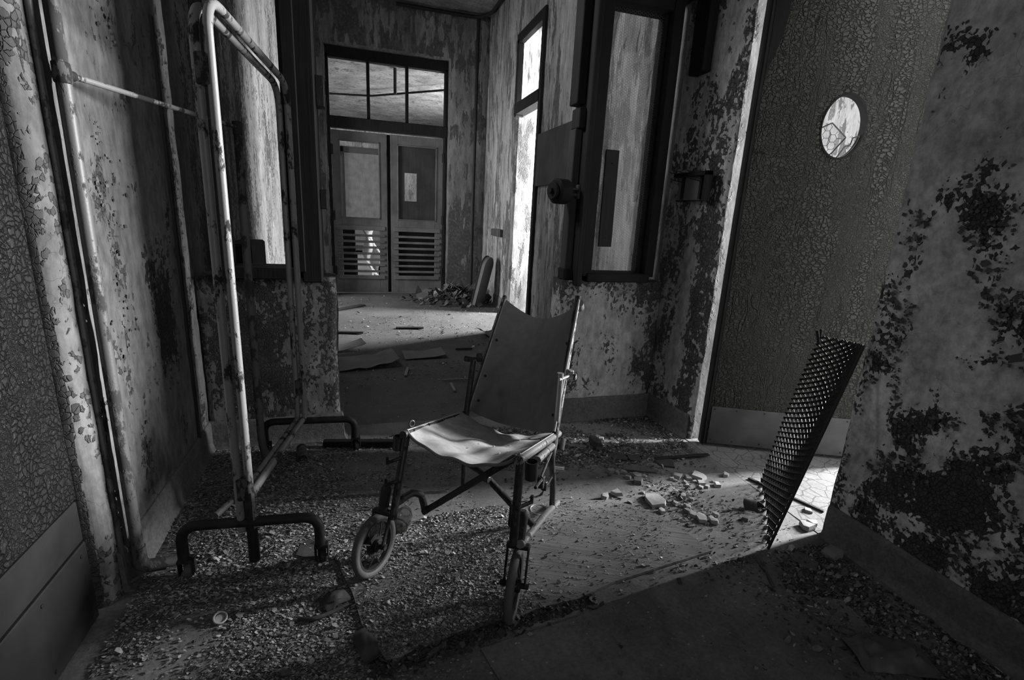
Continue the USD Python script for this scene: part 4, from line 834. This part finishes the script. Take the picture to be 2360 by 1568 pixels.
single('white_shard', chunk((1.86, 1.43), .020, .012, 207), 'rubble_c', 'small white shard on the cracked floor beyond the threshold', 'shard', smooth=False)
single('threshold_strip', bar((1.80, 1.72, .006), (1.925, 1.405, .006), .016, .008), 'black_iron', 'thin dark threshold strip across the ward doorway floor', 'strip')
# fork
t = thing('fork', 'dull table fork lying on the dark floor near the mesh', 'fork', (1.36, 1.145, 0))
fa, fbb = np.array([1.392, 1.212]), np.array([1.330, 1.082]); fd = (fbb - fa) / np.linalg.norm(fbb - fa); fs = np.array([-fd[1], fd[0]])
Z = lambda p, z: np.array([p[0], p[1], z])
for k in (-1.5, -.5, .5, 1.5): put(t, 'tine', tube([Z(fa + fs * .0062 * k, .013), Z(fa + fd * .022 + fs * .0062 * k, .008), Z(fa + fd * .042 + fs * .0058 * k, .011)], .0018, 6), 'steel_plate')
put(t, 'head', flat_piece(np.array([fa + fd * .040 + fs * .0115, fa + fd * .056 + fs * .0085, fa + fd * .064 + fs * .003, fa + fd * .064 - fs * .003, fa + fd * .056 - fs * .0085, fa + fd * .040 - fs * .0115])[::-1 if np.cross(fd, fs) > 0 else 1], .009, .003), 'steel_plate')
put(t, 'handle', tube([Z(fa + fd * .060, .0105), Z(fa + fd * .085, .013), Z(fa + fd * .115, .010), Z(fa + fd * .144, .008)], [.0030, .0034, .0050, .0056], 10), 'steel_plate')
# torn card, rag, bag
def crumple(c, a, b2, h, seed, ang=0.0):
    def fn(u, v):
        x, y = (u - .5) * 2 * a, (v - .5) * 2 * b2; P = np.stack([x, y, 0 * x], -1); n = meshkit.fbm(P * 18 + seed, 3, seed); r = np.sqrt((u - .5) ** 2 + (v - .5) ** 2)
        e = 1 - .35 * meshkit.noise(P * 9 + 5, seed) * (r > .3)
        X = c[0] + (x * math.cos(ang) - y * math.sin(ang)) * e; Y = c[1] + (x * math.sin(ang) + y * math.cos(ang)) * e
        return np.stack([X, Y, .006 + h * n * np.clip(1.25 - 1.8 * r, .12, 1)], -1)
    return sheet(fn, 22, 22, .002)
single('torn_card', crumple((-.100, 1.372), .050, .040, .030, 3, .5), 'grey_board', 'torn folded card sticking out beside the broken edge of the plywood sheet', 'card')
single('leather_strap', tube(fillet([(-.20, 1.318, .008), (-.155, 1.300, .014), (-.11, 1.318, .010), (-.06, 1.345, .008)], .03), [.006] * (len(fillet([(-.20, 1.318, .008), (-.155, 1.300, .014), (-.11, 1.318, .010), (-.06, 1.345, .008)], .03))), 8), 'leather', 'curved dark scrap on the chips before the torn card', 'scrap')
single('rag', crumple((-.005, 1.175), .032, .062, .030, 11, .3), 'dark_cloth', 'crumpled dark rag at the near corner of the plywood sheet', 'rag')
single('plastic_bag', crumple((1.44, .775), .13, .075, .07, 17, -.3), 'plastic_bag', 'dark crumpled plastic bag in the shade at the foot of the side wall', 'bag')
single('card_sheet', flat_piece(poly_at((-.185, 1.640), .065, 5, 19, .2), .002, .003, .02, 21, .02), 'grey_board', 'grey card sheet leaning at the rack caster beside the plywood', 'card')
# hall floor litter
def paper_sheet(c, a, b2, ang, h, seed):
    def fn(u, v):
        x, y = (u - .5) * 2 * a, (v - .5) * 2 * b2; X = c[0] + x * math.cos(ang) - y * math.sin(ang); Y = c[1] + x * math.sin(ang) + y * math.cos(ang)
        return np.stack([X, Y, .005 + h * (u ** 3 + .6 * (1 - u) ** 4 * v + .3 * meshkit.noise(np.stack([x, y, 0 * x], -1) * 12, seed))], -1)
    return sheet(fn, 16, 12, .002)
single('paper_sheet', paper_sheet((.50, 4.04), .17, .11, .05, .03, 1), 'paper', 'curled paper sheet lying alone on the shaded hall floor', 'paper')
single('paper_sheet', paper_sheet((1.32, 4.62), .16, .14, .4, .10, 2), 'paper', 'bent paper sheet on the hall floor beyond the canvas back', 'paper')
single('cardboard', paper_sheet((.02, 3.86), .24, .16, .15, .06, 5), 'paper', 'folded cardboard on the hall floor by the end of the low wall', 'cardboard')
single('cardboard', paper_sheet((-.18, 4.32), .20, .10, .2, .05, 6), 'paper', 'flattened cardboard on the hall floor at the edge of the light band', 'cardboard')
for k, (a, b2, w, lab) in enumerate((((-.30, 4.92), (.02, 4.86), .05, 'broken dark board in the light band near the low wall end'), ((-.42, 5.9), (.03, 6.32), .07, 'dark board lying in the hall near the light louvred door'), ((.34, 5.05), (.62, 5.02), .05, 'splintered scrap in the middle of the light band'), ((.55, 3.36), (.76, 3.36), .008, 'pale straight stick on the shaded hall floor'), ((.30, 3.50), (.335, 3.68), .022, 'pale bent strip on the shaded hall floor'), ((.60, 3.13), (.60, 3.28), .016, 'curved pale shaving on the shaded hall floor'), ((.80, 4.18), (.95, 4.17), .02, 'short dark stick on the hall floor beside the canvas back'))):
    single('stick' if w < .03 else 'board_scrap', bar((*a, .012), (*b2, .014), w, .012, .002, up=(0, 0, 1)), 'rubble_a' if 'pale' in lab else 'dark_timber', lab, 'stick' if w < .03 else 'board')
# padded board leaning in the hall corner
pb = CrossSection([np.array([[-.14, 0], [.14, 0], [.14, .52], [-.14, .52]])]) + CrossSection.circle(.14, 40).translate([0, .52])
pm = M2T(Manifold.extrude(pb, .05)); v = pm.vertices.copy(); o = np.array([1.470, 6.33, .012]); ax, up_, nn = np.array([.62, .78, 0]), np.array([.20, -.06, .975]), None
up_ = up_ / np.linalg.norm(up_); ax = ax - np.dot(ax, up_) * up_; ax /= np.linalg.norm(ax); nn = np.cross(ax, up_)
pm = fixed(trimesh.Trimesh(o + v[:, :1] * ax + v[:, 1:2] * up_ + v[:, 2:3] * nn, pm.faces, process=False))
t = thing('padded_board', 'grey padded board with a rounded top leaning in the hall corner', 'padded board', (1.49, 6.33, 0))
put(t, 'pad', pm, 'mat_vinyl')
bk2 = M2T(Manifold.extrude(pb.offset(.008, m3.JoinType.Round, 2.0, 24), .012)); v = bk2.vertices.copy(); put(t, 'backing', fixed(trimesh.Trimesh(o + v[:, :1] * ax + v[:, 1:2] * up_ + (v[:, 2:3] - .012) * nn, bk2.faces, process=False)), 'dark_timber')

# ------------------------------------------------------------------ litter nobody could count
def flakes(name, label, n, area, size, mt, seed, hmax=.012, tilt=.5, density=None, cat='paint chips', z0=None):
    """n flat flakes or grit grains, each its own little prism, in one mesh."""
    g = np.random.default_rng(seed); P = np.zeros((0, 2))
    while len(P) < n:
        q = np.c_[g.uniform(area[0], area[1], 3 * n), g.uniform(area[2], area[3], 3 * n)]
        if density is not None: q = q[g.random(len(q)) < density(q)]
        P = np.vstack([P, q])
    P = P[:n]; r = size * g.lognormal(0, .42, n); a = g.uniform(0, 6.28, n); k = 5
    ang = a[:, None] + np.arange(k) * 2 * math.pi / k + g.uniform(-.4, .4, (n, k)); rad = r[:, None] * g.uniform(.6, 1.2, (n, k))
    L = np.stack([rad * np.cos(ang), rad * np.sin(ang) * .75, np.zeros((n, k))], -1)
    tx, ty = g.normal(0, tilt, n), g.normal(0, tilt, n); L[..., 2] = L[..., 0] * tx[:, None] + L[..., 1] * ty[:, None]
    base = (z0(P) if z0 else 0.0); low = L[..., 2].min(1); zc = base + .0005 + g.uniform(0, hmax, n) ** 1.3 * 0.5
    th = np.minimum(r * .25, .003)
    top = L.copy(); top[..., 2] += (zc - low + th)[:, None]; bot = L.copy(); bot[..., 2] += (zc - low)[:, None]
    for q in (top, bot): q[..., 0] += P[:, :1]; q[..., 1] += P[:, 1:2]
    V = np.concatenate([top, bot], 1).reshape(-1, 3)
    F = [(0, 1, 2), (0, 2, 3), (0, 3, 4)] + [x for j in range(5) for x in ((j, j + 5, (j + 1) % 5 + 5), (j, (j + 1) % 5 + 5, (j + 1) % 5))]
    F = (np.arange(n)[:, None, None] * 10 + np.array(F)[None]).reshape(-1, 3)
    tone = np.repeat(g.random(n), 10)
    return single(name, trimesh.Trimesh(V, F, process=False), mt, label, cat, kind='stuff', smooth=False, attr=lambda v: tone)
sheet_poly = Polygon(SH)
def in_sheet(q, e=.002):
    import shapely; return shapely.contains_xy(sheet_poly.buffer(e), q[:, 0], q[:, 1])
def nz(q, f, sd): return meshkit.fbm(np.c_[q * f, np.zeros(len(q))], 4, sd)
def chips_mat(name, stops):
    mat(name, {'g': ('geometry', {}), 'i': ('attribute', {'attribute': 'peel'}), 'r': ('rgb_ramp', {'ramp': stops, 'interpolate': False}), 'n': ('noise_texture', {'scale': 90, 'detail': 4}), 'r2': ('rgb_ramp', {'ramp': [(.3, g3(.7)), (.7, g3(1.2))]}),
               'x': ('mix_color', {'blend_type': 'multiply', 'fac': 1.0}), 'p': ('principled_bsdf', {'roughness': .75, 'specular_ior_level': .3})},
        [('i.fac', 'r.fac'), ('g.position', 'n.vector'), ('n.fac', 'r2.fac'), ('r.color', 'x.a'), ('r2.color', 'x.b'), ('x.result', 'p.base_color')])
def strew(name, label, counts, area, size, seed, hmax, tilt, dens, cat, z0=None):
    tone = dict(black=.045, dark=.09, grey=.18, pale=.31, white=.48); tot = sum(n for _, n in counts); at, stops = 0.0, []
    for word, n in counts: stops.append((at, g3(tone[word]))); at += n / tot
    chips_mat(name + '_tones', stops)
    flakes(name, label, tot, area, size, name + '_tones', seed, hmax, tilt, dens, cat, z0)
def d_left(q):
    d = np.clip((.30 - q[:, 0]) / .6, .09, 1) * np.clip(nz(q, 4, 91) * 2.6 - .6, .10, 1); return np.clip(d * (~in_sheet(q)), 0, 1)
strew('paint_chips', 'mixed paint chips strewn over the floor around the tube rack', (('black', 7000), ('dark', 16000), ('grey', 30000), ('pale', 17000), ('white', 2500)), (XL + .03, .45, .55, 2.52), .0029, 400, .006, .28, d_left, 'paint chips')
def d_sheet(q): return in_sheet(q, -.006) * np.clip((.58 - q[:, 0]) / .4 + .10, .06, 1) * np.clip(nz(q, 5, 95) * 2.4 - .5, .08, 1)
strew('grit', 'coarse grey grit spread over the plywood sheet', (('dark', 11000), ('grey', 13000), ('pale', 7000), ('white', 700)), (-.12, 1.26, 1.08, 1.78), 0.0024, 420, .003, .4, d_sheet, 'grit', lambda P: .0105)
def d_right(q):
    x, y = q[:, 0], q[:, 1]; n = np.clip(nz(q, 5, 97) * 2.8 - .8, .03, 1)
    far = np.clip((y - 1.92) * 4, .0, 1); heap = .35 * np.exp(-(((x - 1.38) / .20) ** 2 + ((y - 1.68) / .22) ** 2)); mid = .06
    a = np.maximum(np.maximum(far, heap), mid) * n; dark = np.clip(1.25 - np.abs(x + .35 * y - 1.95) * 2.6, 0, 1) * n
    return np.clip(np.where(y < 1.24, .03 + dark, a), 0, 1) * (~in_sheet(q)) * (x > .62)
strew('floor_litter', 'dark crumbs of litter along the foot of the far side wall', (('black', 7500), ('dark', 7000), ('grey', 5500), ('pale', 2600), ('white', 450)), (.6, XR - .02, .3, 2.52), .0040, 440, .009, .4, d_right, 'litter')
def d_gash(q):
    x, y = q[:, 0], q[:, 1]; return np.exp(-((y - (1.10 + .09 * np.clip(x, 0, .6) / .6)) / .024) ** 2)
strew('splinters', 'black wood splinters along the broken edge of the plywood sheet', (('black', 2600), ('dark', 900)), (.0, .70, 1.0, 1.26), .0050, 460, .010, .4, d_gash, 'splinters')
strew('floor_specks', 'pale specks over the dark floor before the wheelchair', (('grey', 500), ('pale', 260)), (-.3, 1.7, .35, 1.15), .0030, 465, .002, .2, None, 'specks', lambda P: .005)
strew('hall_grit', 'scattered crumbs over the hall floor', (('dark', 1100), ('grey', 1200), ('pale', 600)), (-.6, 1.7, 2.75, 7.1), .0055, 470, .004, .4, lambda q: np.clip(nz(q, 2, 99) * 2.6 - .8, .05, 1), 'grit')
def d_pile(q): return np.exp(-(((q[:, 0] - 1.25) / .33) ** 2 + ((q[:, 1] - 6.72) / .28) ** 2))
pile_z = lambda P: .12 * np.exp(-(((P[:, 0] - 1.3) / .28) ** 2 + ((P[:, 1] - 6.85) / .25) ** 2))
strew('debris_pile', 'large dark flakes heaped in the far corner of the hall', (('black', 420), ('dark', 480), ('grey', 240), ('pale', 40)), (.5, 1.70, 6.1, 7.2), .032, 480, .03, .5, d_pile, 'debris', pile_z)

# ------------------------------------------------------------------ curled paint flakes still hanging on the walls
mat('flake_paint', {'i': ('attribute', {'attribute': 'peel'}), 'r': ('rgb_ramp', {'ramp': [(0, g3(.03)), (.7, g3(.07)), (1, g3(.14))]}), 'p': ('principled_bsdf', {'roughness': .7})}, [('i.fac', 'r.fac'), ('r.color', 'p.base_color')])
def wall_flakes(wall, label, n, p0, du, dv, nrm, peel, size, seed, lo=.40, hi=.62):
    """Little four-cornered flakes hinged along one edge, where the paint is breaking up."""
    g = np.random.default_rng(seed); p0, du, dv, nrm = (np.array(x, float) for x in (p0, du, dv, nrm)); C = np.zeros((0, 3))
    while len(C) < n:
        a, b = g.random((2, 6 * n)); q = p0 + a[:, None] * du + b[:, None] * dv; w = peel(q) + .35 * (meshkit.noise(q * 22, seed) - .5); C = np.vstack([C, q[(w > lo) & (w < hi)]])
    C = C[:n]; e1, e2 = du / np.linalg.norm(du), dv / np.linalg.norm(dv); r = size * g.lognormal(0, .4, n)[:, None]; th = g.uniform(0, 6.28, n)[:, None]
    h = e1 * np.cos(th) + e2 * np.sin(th); k = np.cross(nrm, h); lift = g.uniform(.08, .55, n)[:, None]
    T = C - h * r * .5 + nrm * .001; V = np.stack([T, T + h * r, T + h * r * g.uniform(.8, 1.1, (n, 1)) + k * r * 1.1 + nrm * lift * r, T + k * r * g.uniform(.7, 1.1, (n, 1)) + nrm * lift * r * .8], 1)
    V = np.concatenate([V, V + nrm * .0008], 1).reshape(-1, 3); F = [(0, 1, 2), (0, 2, 3), (4, 6, 5), (4, 7, 6)] + [x for j in range(4) for x in ((j, j + 4, (j + 1) % 4 + 4), (j, (j + 1) % 4 + 4, (j + 1) % 4))]
    F = (np.arange(n)[:, None, None] * 8 + np.array(F)[None]).reshape(-1, 3); tone = np.repeat(g.random(n), 8)
    put(wall, 'paint_flakes', trimesh.Trimesh(V, F, process=False), 'flake_paint', False, label, 'stuff', lambda v: tone)
wall_flakes('/World/wall_right', 'curled dark paint flakes hanging on the near side wall beside the metal mesh', 2600, (XN - .002, 1.27, .16), (0, -.85, 0), (0, 0, 1.9), (-1, 0, 0), peel_right, .0062, 601)
wall_flakes('/World/wall_left', 'small paint flakes hanging on the wall behind the tube rack', 420, (XL + .002, 1.58, .2), (0, .93, 0), (0, 0, 1.7), (1, 0, 0), peel_left, .0055, 602, .30, .55)
wall_flakes('/World/wall_partition_001', 'paint flakes hanging on the low wall behind the wheelchair', 160, (1.12, YP - .003, .16), (.6, 0, 0), (0, 0, .68), (0, -1, 0), peel_pr, .006, 603)
wall_flakes('/World/wall_right_002', 'paint flakes hanging between the wire glass window and the bright doorway edge', 330, (1.786, 2.18, .18), (-.046, .36, 0), (0, 0, 2.0), (-.99, -.13, 0), peel_right, .006, 604)
